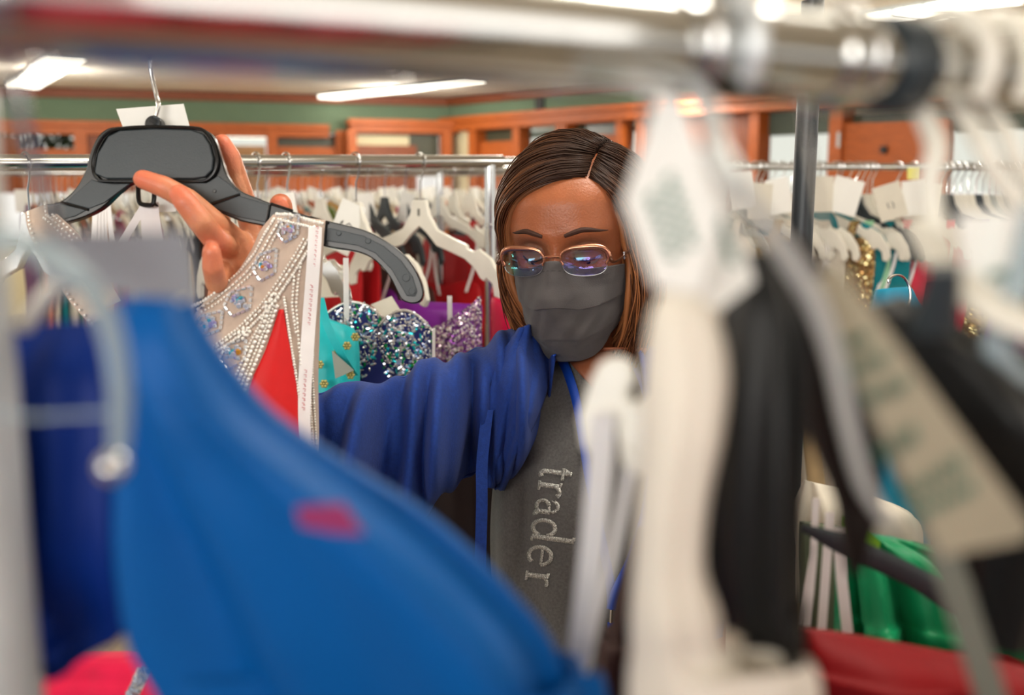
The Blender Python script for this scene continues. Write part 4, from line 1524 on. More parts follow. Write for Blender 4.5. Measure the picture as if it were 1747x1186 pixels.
def draped(path, wpx, off, sub=8, dfl=1.13):
    pts = catmull(path, sub); l, r = [], []
    for i, p in enumerate(pts):
        a_ = pts[max(i - 1, 0)]; b2 = pts[min(i + 1, len(pts) - 1)]
        tx, ty = b2[0] - a_[0], b2[1] - a_[1]; ln = math.hypot(tx, ty) or 1
        nx_, ny_ = -ty / ln * wpx / 2, tx / ln * wpx / 2
        l.append(onto(sbv, p[0] + nx_, p[1] + ny_, off, dfl)); r.append(onto(sbv, p[0] - nx_, p[1] - ny_, off, dfl))
    return [l, r]


q = MB(); sheet(q, draped([(950, 602), (966, 630), (982, 680), (993, 740), (1004, 810), (1022, 900), (1040, 990), (1044, 1038)], 15, .006))
lany = q.build('lanyard', lan, woman, solid=.0012)
q = MB(); sheet(q, draped([(1078, 606), (1100, 660), (1116, 740), (1104, 860), (1078, 950), (1050, 1010), (1042, 1040)], 15, .009)); q.build('strap', lan, lany, solid=.0012)
q = MB(); a_ = onto(sbv, 1043, 1040, .010, 1.13); b2 = onto(sbv, 1042, 1062, .010, 1.13)
tube(q, [a_, b2], .0022, 8); q.build('crimp', M['wire'], lany)
q = MB(); c2 = onto(sbv, 1041, 1078, .010, 1.13); tube(q, [b2, c2], .0028, 8, flat=(1.3, .5)); q.build('loop', lan, lany)
q = MB(); cpts = [(1041, 1078), (1045, 1084), (1041, 1090), (1036, 1096), (1036, 1104), (1042, 1110)]
tube(q, [onto(sbv, x, y, .011, 1.13) for x, y in cpts], .0011, 6, sub=4)
tube(q, [onto(sbv, 1036, 1082, .011, 1.13), onto(sbv, 1046, 1080, .011, 1.13)], .0014, 6)
q.build('lobster_clip', M['wire'], lany)

# ---- cardigan
cm = mat('royal_blue_knit', (24, 60, 142), rough=.9, var=.12, nscale=240, bump=.3, bscale=650, sheen=.04, stretch=(1, 1, 1))


def ripple(amp):
    def f(u, v):
        a = 2 * pi * u
        r = 0
        for k, (fr, ph, tw) in enumerate(((13, 0, 1.2), (23, 1.3, -1.5), (41, 2.1, 1.8))):
            r += sin(fr * v * 2.2 + ph + tw * sin(a) * 1.4 + .9 * sin(v * 9 + k)) * (1.0, .6, .35)[k]
        env = .35 + .65 * (sin(a + .5) * .5 + .5)
        return amp * r * env
    return f


q = MB()
loftpx(q, [((952, 556), (935, 655), 1.25, .05), ((915, 552), (925, 740), 1.245, .085), ((880, 568), (880, 800), 1.24, .105), ((840, 583), (835, 800), 1.225, .10), ((790, 600), (780, 830), 1.2, .09), ((735, 622), (722, 868), 1.17, .085),
           ((680, 642), (655, 880), 1.14, .08), ((610, 658), (585, 850), 1.10, .07), ((540, 664), (520, 800), 1.07, .06), ((480, 640), (475, 742), 1.05, .05), ((425, 600), (448, 668), 1.035, .04)],
       n=140, sub=18, fold=ripple(.27), cap=False)
card = q.build('cardigan', cm, woman, ang=None, solid=.003)
for p in card.data.polygons: p.use_smooth = True
# the front panel with its rolled collar edge
def fp(u, v):
    L = catmull([(884, 562), (852, 610), (838, 660), (832, 720), (830, 780), (832, 832)], 4)
    Rr = catmull([(918, 548), (936, 600), (936, 645), (920, 700), (888, 770), (858, 836)], 4)
    t = v * (len(L) - 1); i = min(int(t), len(L) - 2); fr = t - i
    a_ = (L[i][0] + (L[i + 1][0] - L[i][0]) * fr, L[i][1] + (L[i + 1][1] - L[i][1]) * fr)
    b2 = (Rr[i][0] + (Rr[i + 1][0] - Rr[i][0]) * fr, Rr[i][1] + (Rr[i + 1][1] - Rr[i][1]) * fr)
    return a_[0] + (b2[0] - a_[0]) * u, a_[1] + (b2[1] - a_[1]) * u


bpy.context.view_layer.update()
cbv = bvh_of(card)


def front_depth(x, y):
    r = raydir(x, y); best = 9
    for bvx in (cbv, sbv):
        h = onto(bvx, x, y, 0)
        if h is not None: best = min(best, (h - CAM).dot(FW))
    return best if best < 5 else None


dg_ = [[front_depth(*fp(i / 8, j / 10)) for i in range(9)] for j in range(11)]
fl = [c for r in dg_ for c in r if c]; av = sum(fl) / len(fl)
dg_ = [[c or av for c in r] for r in dg_]
for _ in range(2):
    dg_ = [[(dg_[j][i] * 2 + dg_[max(j - 1, 0)][i] + dg_[min(j + 1, 10)][i] + dg_[j][max(i - 1, 0)] + dg_[j][min(i + 1, 8)]) / 6 for i in range(9)] for j in range(11)]


def dsm(u, v):
    x = min(u * 8, 7.999); y = min(v * 10, 9.999); i = int(x); j = int(y); a_ = x - i; b2 = y - j
    return (dg_[j][i] * (1 - a_) + dg_[j][i + 1] * a_) * (1 - b2) + (dg_[j + 1][i] * (1 - a_) + dg_[j + 1][i + 1] * a_) * b2


rows = []
for j in range(41):
    row = []
    for i in range(33):
        u = i / 32; v = j / 40; x, y = fp(u, v)
        dep = dsm(u, v) - .0065
        wv = .0045 * sin(u * 11 + v * 2.5) * (.4 + .6 * v) + .003 * sin(u * 23 - 3 * v)
        edge = .010 * max(0, (u - .8) / .2) ** 2 - .006 * gs(u - .8, .09) + .008 * max(0, .12 - u) / .12
        row.append(P(x, y, dep + wv + edge))
    rows.append(row)
q = MB(); sheet(q, rows); q.build('front_panel', cm, card, ang=None, solid=.004)
q = MB()
pa = [P(832, 700, 1.135), P(826, 752, 1.128), P(822, 800, 1.125), P(822, 860, 1.125), P(820, 940, 1.13), P(818, 1010, 1.135)]
strip(q, [Vector(c) for c in catmull(pa, 6)], RT * .0065, th=.0015); q.build('tie', cm, card)
# left sleeve and back (mostly hidden by the near white tags)
q = MB()
loftpx(q, [((1075, 570), (1085, 760), 1.26, .10), ((1110, 590), (1105, 820), 1.27, .13), ((1165, 625), (1140, 850), 1.28, .12), ((1215, 760), (1140, 860), 1.28, .08), ((1230, 860), (1155, 880), 1.27, .06), ((1235, 1000), (1165, 1000), 1.24, .05), ((1232, 1075), (1172, 1075), 1.21, .045)],
       n=60, sub=10, fold=ripple(.06), cap=False)
q.build('left_sleeve', cm, card, ang=None, solid=.003)
# trousers and shoes (below the frame)
q = MB()
for s in (-1, 1):
    hp = Vector((hip.x + s * .085, hip.y, hip.z + .03)); kn = Vector((hp.x + s * .01, hp.y - .03, .48)); an = Vector((hp.x + s * .015, hp.y + .02, .08))
    tube(q, [hp, hp.lerp(kn, .5), kn, an], [.1, .09, .072, .066], 24, sub=4)
ball(q, Vector((hip.x, hip.y, hip.z)), 1, 24, 14, (.178, .128, .1))
q.build('trousers', mat('black_trousers', (28, 28, 32), rough=.8), woman)
for s in (-1, 1):
    q = MB(); an = Vector((hip.x + s * .11, hip.y + .02, .0))
    loft(q, [[an + Vector((cos(2 * pi * k / 16) * w_, y, max(.0, h_ / 2 + sin(2 * pi * k / 16) * h_ / 2))) for k in range(16)] for y, w_, h_ in ((.05, .02, .06), (.03, .036, .09), (-.05, .04, .085), (-.12, .045, .06), (-.17, .038, .04), (-.19, .015, .02))])
    q.build('shoe', mat('black_leather', (22, 22, 24), rough=.4), woman)
# ------------------------------------------------------------ the black hanger in her hand
HD = .985
HN = (FW + RT * .04).normalized(); HP0 = P(380, 330, HD)
t = empty('clothes_hanger', tuple(HP0), 'large black plastic hanger held up in her hand, facing the camera', 'hanger')
heldh = t
arm_out = [(45, 384), (62, 352), (100, 345), (128, 322), (146, 290), (150, 272), (162, 240), (178, 222), (200, 216), (262, 214), (330, 216), (352, 222), (366, 236), (378, 270), (388, 300), (408, 324), (440, 338), (500, 361),
           (560, 377), (620, 392), (660, 412), (690, 435), (712, 466), (722, 496), (718, 513), (703, 518), (686, 512), (676, 495), (664, 472), (640, 445), (610, 430), (552, 420), (500, 402), (452, 386), (410, 377), (372, 361),
           (340, 338), (312, 318), (290, 310), (246, 308), (224, 312), (200, 330), (172, 356), (130, 375), (72, 388)]
q = MB(); outline(q, arm_out, HP0, HN, .010, smooth_sub=3); hb = q.build('body', M['black_edge'], t, bevel=.0012, ang=35)


def plate(pts, name, m, off, th, par, bev=.0006, sub=0):
    q = MB(); outline(q, pts, HP0 - HN * off, HN, th, smooth_sub=sub); return q.build(name, m, par, bevel=bev, sm=False)


def rim(pts, r, name, m, par, off=0, closed=True, sub=4):
    q = MB(); pp = catmull(list(pts) + ([pts[0]] if closed else []), sub) if sub else list(pts) + ([pts[0]] if closed else [])
    tube(q, [hitplane(x, y, HP0 - HN * off, HN) for x, y in pp], r, 7); return q.build(name, m, par)


# matt recessed faces between the raised ribs
plate([(160, 296), (166, 262), (184, 232), (204, 222), (262, 219), (326, 221), (346, 228), (358, 246), (364, 270), (362, 290), (350, 302), (330, 305), (262, 305), (180, 305)], 'name_panel', M['black_plastic'], .0035, .003, hb, .0012)
rim([(160, 296), (158, 278), (166, 250), (182, 228), (206, 219), (262, 216), (330, 218), (350, 225), (364, 246), (370, 272), (366, 293), (352, 307), (330, 309), (262, 309), (180, 309), (166, 304)], .0016, 'panel_rim', M['black_edge'], hb, .004)
plate([(112, 345), (138, 322), (156, 306), (170, 311), (196, 314), (222, 313), (200, 329), (178, 346), (152, 356)], 'arm_face', M['black_plastic'], .001, .002, hb)
plate([(73, 354), (104, 348), (148, 358), (128, 369), (78, 382)], 'arm_face', M['black_plastic'], .001, .002, hb)
plate([(306, 311), (352, 312), (372, 300), (392, 314), (410, 330), (402, 338), (356, 350), (330, 330)], 'arm_face', M['black_plastic'], .001, .002, hb)
plate([(360, 352), (408, 334), (462, 350), (456, 380), (410, 371)], 'arm_face', M['black_plastic'], .001, .002, hb)
plate([(558, 388), (620, 402), (655, 420), (684, 444), (704, 472), (712, 497), (708, 506), (694, 505), (684, 488), (668, 460), (640, 432), (610, 419), (556, 411)], 'arm_face', M['black_plastic'], .001, .002, hb)
for pa in ([(104, 345), (150, 358)], [(352, 350), (408, 332)], [(72, 352), (80, 384)], [(460, 350), (454, 384)], [(556, 382), (553, 416)]):
    rim(pa, .0014, 'rib', M['black_edge'], hb, .001, closed=False, sub=0)
for x, y, r in ((366, 326, 6), (578, 398, 8), (628, 411, 9), (693, 474, 12), (703, 497, 11)):
    q = MB(); c = hitplane(x, y, HP0 - HN * .0014, HN); tube(q, [c + HN * .002, c - HN * .0006], r / 1698 * HD * .5 * 1.1, 18); q.build('moulded_disc', M['black_plastic'] if x > 400 else M['black_edge'], hb, bevel=.0004)
# bracket slots where the straps sit
rim([(462, 348), (499, 360), (496, 372)], .0016, 'strap_bracket', M['black_edge'], hb, .0, closed=False, sub=0)
rim([(524, 384), (530, 371), (560, 380)], .0016, 'strap_bracket', M['black_edge'], hb, .002, closed=False, sub=0)
# boss, lower hook and steel hook
q = MB(); c = hitplane(262, 212, HP0, HN); tube(q, [c - HN * .002, c + HN * .010], .0085, 20); q.build('boss', M['black_edge'], t, bevel=.001)
q = MB(); outline(q, [(252, 216), (253, 200), (263, 196), (272, 201), (273, 216)], HP0 - HN * .002, HN, .006); q.build('finial', M['black_plastic'], t, sm=False, bevel=.0008)
q = MB(); tube(q, [P(263, 205, HD + .004), P(270, 180, HD + .004), P(266, 160, HD + .004), P(258, 125, HD + .003), P(255, 98, HD), P(262, 74, HD - .004), P(285, 62, HD - .01), P(302, 76, HD - .014), P(300, 92, HD - .015)], [.0024, .0024, .0022, .002, .0019, .0018, .0018, .0018, .0017], 9, sub=7)
q.build('steel_hook', M['wire'], t)
q = MB(); tube(q, [hitplane(x, y, HP0 + HN * .005, HN) for x, y in ((236, 309), (236, 334), (239, 347), (252, 350), (262, 346), (263, 318), (262, 309))], .0024, 8, sub=3); tube(q, [hitplane(262, 347, HP0 + HN * .005, HN), hitplane(270, 352, HP0 + HN * .005, HN)], [.0022, .0006], 6)
q.build('lower_hook', M['black_edge'], t)
# card behind the hanger
q = MB(); outline(q, [(198, 186), (313, 177), (326, 226), (218, 240)], P(262, 205, HD + .016), (FW + UPV * .1), .0006)
tag(q.build('size_tag', M['card'], sm=False), 'blank white card on the steel hook above the large black hanger', 'tag')
q = MB(); outline(q, [(265, 330), (300, 330), (300, 361), (265, 362)], P(280, 340, HD + .03), FW, .0006)
tag(q.build('size_tag', M['card'], sm=False), 'white card seen below the black hanger, behind the curled fingers', 'tag')

# ------------------------------------------------------------ beaded halter dress
t = empty('halter_dress', tuple(P(480, 700, 1.0)), 'red dress with nude mesh halter neck and silver beading on the large black hanger', 'dress')
held = t
mesh_m = mat('nude_mesh', (206, 184, 168), rough=.7, var=.06, nscale=120, bump=.3, bscale=1500, sheen=.3)
redm = mat('bright_red_satin', (214, 6, 12), rough=.5, var=.05, sheen=0)
q = MB()
loftpx(q, [((466, 366), (556, 376), .978, .004), ((445, 392), (553, 400), .978, .008), ((428, 428), (551, 440), .98, .013), ((398, 472), (549, 480), .984, .018), ((345, 520), (546, 530), .988, .024), ((325, 560), (545, 580), .99, .03),
           ((310, 640), (543, 650), .992, .04), ((320, 760), (544, 760), .995, .05), ((330, 900), (540, 900), 1.0, .05), ((250, 1200), (600, 1200), 1.0, .07), ((180, 1700), (660, 1700), 1.0, .1)], n=64, sub=10, fold=lambda u, v: .05 * sin(12 * pi * u) * max(0, v - .3))
hal = q.build('mesh_yoke', mesh_m, t, ang=None)
dbv = bvh_of(hal)


def on_d(x, y, off): return onto(dbv, x, y, off, .96)


rows = []
for j in range(30):
    v = j / 29; y = 528 + 700 * v ** 1.3
    xl = lerp_tab([(528, 477), (600, 452), (655, 428), (700, 420), (1300, 360)], y); xr = lerp_tab([(528, 483), (600, 496), (655, 506), (730, 516), (1300, 560)], y)
    rows.append([on_d(xl + (xr - xl) * i / 12, y, .0016 + .003 * sin(pi * i / 12)) for i in range(13)])
q = MB(); sheet(q, rows); q.build('satin_panel', redm, t, solid=.001)
bead = mat('silver_lined_bead', (250, 246, 238), rough=.15, metal=.15, var=.05, coat=.5)
gemm = [mat('aurora_crystal', (230, 235, 245), rough=.05, metal=.6), mat('aqua_crystal', (90, 200, 225), rough=.05, metal=.6), mat('amber_crystal', (240, 170, 70), rough=.05, metal=.5), mat('lilac_crystal', (190, 180, 235), rough=.05, metal=.6)]


def bead_line(q, pts, step, r, off=.002, long_=0, rnd=random.Random(2)):
    r *= 1.22
    """beads along a polyline in photo pixels; long_>0 sets bugle beads"""
    acc = 0
    for a_, b2 in zip(pts, pts[1:]):
        L_ = math.hypot(b2[0] - a_[0], b2[1] - a_[1]); n = max(1, round(L_ / step))
        for k in range(n):
            u = (k + .5) / n; x = a_[0] + (b2[0] - a_[0]) * u; y = a_[1] + (b2[1] - a_[1]) * u
            c = on_d(x, y, off)
            if long_:
                e = step * .36 / L_; dx, dy = (b2[0] - a_[0]) * e, (b2[1] - a_[1]) * e
                tube(q, [on_d(x - dx, y - dy, off), on_d(x + dx, y + dy, off)], r, 5)
            else:
                ball(q, c, r * rnd.uniform(.8, 1.2), 6, 4)


q = MB()
edge = [(468, 372), (452, 398), (434, 432), (410, 462), (385, 485), (350, 512), (327, 524)]
bead_line(q, edge, 5.5, .0014)
bead_line(q, [(x + 9, y + 4) for x, y in edge], 8, .0011, long_=1)
bead_line(q, [(x + 15, y + 9) for x, y in edge], 6.5, .0011)
mainb = [(546, 386), (536, 408), (520, 436), (500, 468), (478, 500), (455, 530), (420, 565), (385, 590), (358, 606)]
bead_line(q, mainb, 5, .0014)
bead_line(q, [(x - 9, y - 2) for x, y in mainb], 9, .0012, long_=1)
bead_line(q, [(x - 17, y - 2) for x, y in mainb[1:]], 6, .0012)
rede = [(478, 522), (466, 556), (452, 592), (440, 622), (426, 655), (416, 690)]
for k, dx in enumerate((-4, -12, -20, -28)):
    bead_line(q, [(x + dx + (k * 2 if i < 2 else 0), y - 3) for i, (x, y) in enumerate(rede)], 9 if k % 2 == 0 else 6, .0016 if k % 2 == 0 else .0013, long_=1 - k % 2)
bead_line(q, [(484, 505), (492, 560), (500, 610), (508, 660), (516, 715)], 5, .0013)
bead_line(q, [(502, 470), (498, 520), (505, 570)], 6, .0012); bead_line(q, [(515, 440), (508, 480), (505, 520), (510, 590), (517, 660)], 7, .0012)
bead_line(q, [(542, 395), (540, 480), (536, 560), (533, 640), (536, 700), (540, 760)], 4.5, .0012)
bead_line(q, [(536, 560), (530, 640), (530, 700), (534, 760)], 4.5, .001)
for (cx, cy) in ((458, 520), (420, 566), (468, 508), (412, 572)):
    for k in range(5): ball(q, on_d(cx + 6 * cos(k * 1.26), cy + 6 * sin(k * 1.26), .003), .0019, 6, 4)
bead_line(q, [(470, 366), (492, 366), (520, 374), (552, 382)], 4.5, .0016, .003); bead_line(q, [(472, 374), (515, 384), (548, 392)], 4.5, .0015, .003)
q.build('bead_trim', bead, t, ang=None)
clusters = [(492, 390, 20, 24), (452, 452, 22, 28), (406, 514, 26, 26), (356, 552, 26, 22), (398, 604, 24, 26)]
rnd = random.Random(8)
for cx, cy, rx_, ry_ in clusters:
    # diamond outline of bugle beads
    dq = MB(); dm = [(cx + rx_ * .9, cy - ry_), (cx + rx_ * .75, cy + ry_ * .5), (cx - rx_ * .4, cy + ry_), (cx - rx_ * .95, cy + ry_ * .35), (cx - rx_ * .5, cy - ry_ * .6), (cx + rx_ * .9, cy - ry_)]
    bead_line(dq, dm, 9, .0013, .0022, long_=1)
    for gi, gmm in enumerate(gemm):
        gq = MB() if gi else dq
        for _ in range((13, 2, 1, 3)[gi]):
            a = rnd.uniform(0, 6.28); rr = rnd.uniform(.0, .6) if gi == 0 else rnd.uniform(0, .35)
            ball(gq, on_d(cx + rx_ * rr * cos(a), cy + ry_ * rr * sin(a), .003), rnd.uniform(.0018, .0034), 6, 3, (1, .6, 1))
        if gi == 0: cl_ = gq.build('crystal_cluster', gmm, t, ang=20, sm=False)
        else: gq.build('crystal', gmm, cl_, sm=False)
# left shoulder strap at the other end of the hanger
q = MB()
lp_ = [(62, 356, .982), (66, 384, .975), (84, 424, .978), (110, 462, .982), (135, 505, .985), (170, 545, .985)]
cc_ = catmull(lp_, 6); ws = [RT * .010 + UPV * .004] * len(cc_)
strip(q, [P(*c) for c in cc_], ws, th=.0015); sp = q.build('beaded_strap', mesh_m, t)
q = MB()
for k in (0, 4):
    for c in catmull(lp_, 5):
        ball(q, P(c[0] - 14 + k * 7, c[1] - k * 4 + 6, c[2] - .004), .0015, 6, 4)
q.build('bead_trim', bead, sp)
q = MB(); strip(q, [P(82, 372, .97), P(118, 405, .968), P(150, 455, .972), (P(190, 520, .98))], RT * .009 + UPV * .004, th=.001); s2_ = q.build('beaded_strap', mesh_m, t)
q = MB()
for k in range(3):
    for c in catmull([(82, 372, .97), (118, 405, .968), (150, 455, .972)], 7): ball(q, P(c[0] - 8 + k * 8, c[1] - k * 3, c[2] - .003), .0014, 6, 4)
q.build('bead_trim', bead, s2_)
# printed satin loop
pth = catmull([(538, 388), (536, 430), (531, 500), (525, 580), (520, 660), (518, 720), (522, 770)], 6)
q = MB(); strip(q, [on_d(x, y, .006) for x, y in pth], RT * .0066, th=.0004); rb = q.build('hanging_loop', M['ribbon'], t)
rnd = random.Random(3)
for (cx, cy) in ((541, 420), (531, 520), (521, 665)):
    q = MB()
    for k in range(9):
        y = cy - 34 + k * 8; x = cx + (cy - y) * .07
        tube(q, [on_d(x - 4, y, .0072), on_d(x + rnd.uniform(-1, 4), y + 2, .0072), on_d(x - 2, y + 4, .0072), on_d(x + 4, y + 5, .0072)], .0004, 4)
    q.build('pink_print', M['ink_pink'], rb)
# white hanging loops of a gown caught in the lower hook
t = empty('hanger_loops', tuple(P(250, 350, 1.02)), 'white hanging loops draped over the lower hook of the large black hanger', 'ribbon')
for a_, b2, w_ in (((250, 346), (198, 430), .0052), ((254, 346), (262, 440), .0095), ((262, 348), (276, 440), .004)):
    q = MB(); strip(q, [P(*a_, 1.0), P((a_[0] + b2[0]) / 2, (a_[1] + b2[1]) / 2, 1.005), P(*b2, 1.01)], RT * w_ + UPV * .001, th=.0004); q.build('loop', M['ribbon'], t)
t = empty('ribbon_bundle', tuple(rail_at(mA, mB_, 172)), 'bundle of white satin ribbons below the left arm of the large black hanger', 'ribbon')
ct = rail_at(mA, mB_, 172); dd = (ct - CAM).dot(FW)
for k, (x0, x1) in enumerate(((164, 158), (168, 166), (172, 174), (176, 181), (180, 198))):
    q = MB(); strip(q, [ct + RT * (k - 2) * .004 + Z3 * .0145, P(x0, 310, dd - .016), P((x0 + x1) / 2, 395, dd - .016 + k * .003), P(x1, 450, dd - .016 + k * .003)], RT * .004, th=.0004); q.build('ribbon', M['ribbon'], t)
# ------------------------------------------------------------ the near rack the camera looks through
def down(A, B, z, grow=1.0, back=0.0):
    """section straight below A-B at height z"""
    A = Vector(A); B = Vector(B); c = (A + B) / 2; h = (B - A) / 2 * grow
    a2 = c - h; b2 = c + h
    return ('w', (a2.x, a2.y + back, z), (b2.x, b2.y + back, z))


def hung(name, label, m, secs, hem=.35, hd_end=.06, grow=1.15, fold=.12, seed=0, cat='dress', kf=5, n=72, sub=8, t=None, ang=75):
    if t is None:
        a_ = P(*secs[0][0], secs[0][2]); b2 = P(*secs[0][1], secs[0][2]); c = (a_ + b2) / 2
        t = empty(name, (c.x, c.y, hem), label, cat)
    ls = secs[-1]; A = P(*ls[0], ls[2]); B = P(*ls[1], ls[4] if len(ls) > 4 else ls[2])
    zz = (A.z + B.z) / 2
    ss = list(secs)
    for k, f in enumerate((.35, .7, 1)):
        s_ = down(A, B, zz + (hem - zz) * f, 1 + (grow - 1) * f); ss.append((*s_, ls[3] + (hd_end - ls[3]) * f))
    ph = seed * 1.7
    q = MB(); loftpx(q, ss, n=n, sub=sub, fold=lambda u, v: fold * (sin(2 * pi * u * kf + ph + 2 * v) + .5 * sin(2 * pi * u * (2 * kf + 1) + 2 * ph)) * min(1, .25 + v * 2))
    b = q.build('body', m, t, ang=ang)
    return t, b


nd = Vector((.279, .152, 0)).normalized()
ncon = Vector((.102, .306, 1.6555)); nA = ncon - nd * .64
t = empty('clothes_rack', (-.2, .2, 0), 'blurred near chrome rack across the top of the picture', 'clothes rack')
q = MB(); tube(q, [nA, ncon], .0132, 40); q.build('rail', M['chrome'], t)
q = MB(); tube(q, [ncon - nd * .01, ncon + nd * 1.1], .0112, 32); q.build('rail_extension', M['chrome'], t)
q = MB(); tube(q, [ncon + nd * .010, ncon + nd * .022], .0148, 32); q.build('black_collar', M['black_plastic'], t, bevel=.001)
q = MB(); tube(q, [ncon - nd * .016, ncon - nd * .004], .0148, 32); q.build('chrome_ring', M['chrome'], t, bevel=.001)
for p in (P(-68, 300, .30), ncon + nd * 1.05):
    q = MB(); tube(q, [Vector((p.x, p.y, .1)), Vector((p.x, p.y, 1.6555 - .008))], .0112, 24); q.build('upright', mat('pale_grey_paint', (205, 208, 206), rough=.3, coat=.3), t)  # pale grey stands in for bright reflections on a chrome upright
    q = MB(); tube(q, [Vector((p.x, p.y, .1)) + nd.cross(Z3) * .24, Vector((p.x, p.y, .1)) - nd.cross(Z3) * .24], .0125, 16); q.build('foot_bar', M['chrome'], t)
    for s in (-1, 1): caster(t, Vector((p.x, p.y, 0)) + nd.cross(Z3) * .22 * s)


NEAR[0] = .76


def near_hook(t, px, r=.0022, m=None, end=None, via=(), rr=.0165):
    """hook over the near rail above photo column px, ending at 3D point end"""
    c = rail_at(nA, ncon, px)
    perp = nd.cross(Z3) * -1       # away from the camera
    perp = perp if perp.y > 0 else -perp
    pts = []
    for k in range(11):
        a = R_(215 - k * 21.5)
        pts.append(c + perp * (-rr * cos(a)) * -1 + Z3 * rr * sin(a))
    q = MB(); tail = [end] if end is not None else []
    mid = list(via) if via else ([pts[-1].lerp(end, .35) + Z3 * -.004] if end is not None else [])
    pts = pts + mid + tail
    tube(q, pts, r, 10, sub=3); return q.build('hook', m or M['wire'], t)


blue = cloth('royal_blue_satin', (0, 92, 170), rough=.5, var=.04, sheen=0)
navyb = cloth('deep_blue_satin', (6, 48, 136), rough=.45, sheen=0)
gblue, gb = hung('gown', 'large royal blue satin gown, very blurred, filling the lower left', blue,
     [((205, 512), (325, 500), .40, .008), ((178, 580), (368, 585), .40, .016), ((200, 700), (462, 700), .405, .02), ((212, 800), (600, 795), .41, .022), ((222, 900), (740, 880), .415, .024), ((240, 1000), (868, 985), .42, .025), ((270, 1100), (960, 1090), .425, .026), ((330, 1200), (1000, 1200), .43, .026), ((380, 1330), (1060, 1330), .435, .028)],
     hem=.25, hd_end=.1, fold=.20, seed=2, kf=3)
gb.data.materials[0] = blue
q = MB(); outline(q, [(505, 866), (585, 860), (620, 912), (570, 910), (512, 898)], P(560, 890, .372), FW, .0012); q.build('pink_label', cloth('pink_satin', (150, 50, 104)), gblue, sm=False)
hung('gown', 'deep blue gown behind the clear hanger at the left edge, very blurred', navyb,
     [((-40, 560), (190, 545), .46, .01), ((-120, 650), (225, 640), .46, .03), ((-140, 800), (235, 800), .465, .035), ((-150, 950), (232, 950), .47, .035), ((-160, 1060), (225, 1062), .475, .02), ((-170, 1140), (130, 1132), .48, .02), ((-170, 1300), (60, 1300), .485, .03)], hem=.3, fold=.2, seed=3, kf=4)
# clear hanger at the left edge
t = empty('clothes_hanger', tuple(P(100, 440, .33)), 'cloudy clear plastic hanger, very blurred at the left edge over the blue gowns', 'hanger')
q = MB(); tube(q, [P(-120, 380, .31), P(-20, 400, .315), P(90, 440, .32), P(155, 495, .325), P(190, 570, .33), P(204, 660, .335), P(204, 740, .34), P(198, 800, .342)], [.005, .0055, .006, .0062, .0062, .006, .0056, .004], 12, sub=6, flat=(1, .6)); q.build('body', M['near_clear'], t)
q = MB(); tube(q, [P(-60, 700, .335), P(60, 712, .338), P(196, 705, .34)], .0007, 10); q.build('crossbar', M['near_clear'], t)
q = MB(); ball(q, P(193, 797, .336), .0042, 14, 9); q.build('end_knob', M['wire'], t)
near_hook(t, -80, end=P(-100, 380, .31))
q = MB(); outline(q, [(60, 398), (316, 392), (340, 512), (230, 505), (70, 480)], P(200, 450, .37), (FW + UPV * .15), .0008)
tag(q.build('size_tag', mat('grey_white_card', (150, 152, 160), rough=.8), sm=False), 'blurred pale grey card above the shoulder of the royal blue gown', 'tag')
t = empty('clothes_hanger', tuple(P(180, 460, .41)), 'white hanger shoulder inside the royal blue gown, blurred', 'hanger')
q = MB(); tube(q, [P(40, 560, .42), P(100, 490, .415), P(180, 455, .41), P(260, 470, .405), P(320, 520, .4)], [.006, .008, .009, .008, .006], 12, sub=5, flat=(1, .5)); q.build('body', M['white_plastic'], t)
near_hook(t, 12, end=P(120, 470, .41))

# pink gown and beaded strap low at the left
pk, _ = hung('gown', 'bright pink gown in the bottom left corner under the deep blue gown', cloth('hot_pink_satin', (232, 30, 80)),
     [((110, 1118), (235, 1118), .82, .01), ((80, 1140), (300, 1142), .82, .025), ((70, 1250), (330, 1250), .82, .04)], hem=.3, fold=.1, seed=1)
q = MB(); strip(q, [P(246, 1140, .785), P(236, 1165, .783), P(222, 1195, .785), P(214, 1260, .79)], RT * .0055, th=.0008); st = q.build('jewelled_strap', bead, pk)
q = MB(); rnd = random.Random(6)
for k in range(60):
    u = rnd.random(); c = P(246 - 28 * u, 1140 + 60 * u, .781) + RT * rnd.uniform(-.0045, .0045); ball(q, c, rnd.uniform(.0009, .0018), 6, 4)
q.build('crystal', gemm[0], st)
q = MB(); 


# white gown, tags and hanger in front of her shoulder
whg = cloth('ivory_satin', (240, 232, 218), rough=.5, var=.03)
wg, _ = hung('gown', 'ivory white satin gown hanging right in front of the woman, blurred', whg,
     [((1128, 500), (1190, 500), .36, .006), ((1108, 545), (1222, 545), .36, .012), ((1098, 640), (1240, 635), .362, .018), ((1092, 740), (1230, 735), .364, .02), ((1086, 850), (1206, 850), .366, .018), ((1080, 960), (1198, 960), .37, .018), ((1074, 1050), (1222, 1040), .372, .02), ((1074, 1110), (1238, 1110), .376, .018), ((1070, 1200), (1316, 1200), .38, .02), ((1060, 1330), (1400, 1330), .385, .022)],
     hem=.3, hd_end=.08, grow=1.6, fold=.04, seed=4, kf=3)
near_hook(wg, 1150, end=P(1160, 505, .36), r=.002)


def scrawl(par, pts, r=.0009, m='ink_green'):
    q = MB()
    for p in pts: tube(q, p, r, 5)
    return q.build('writing', M[m], par)


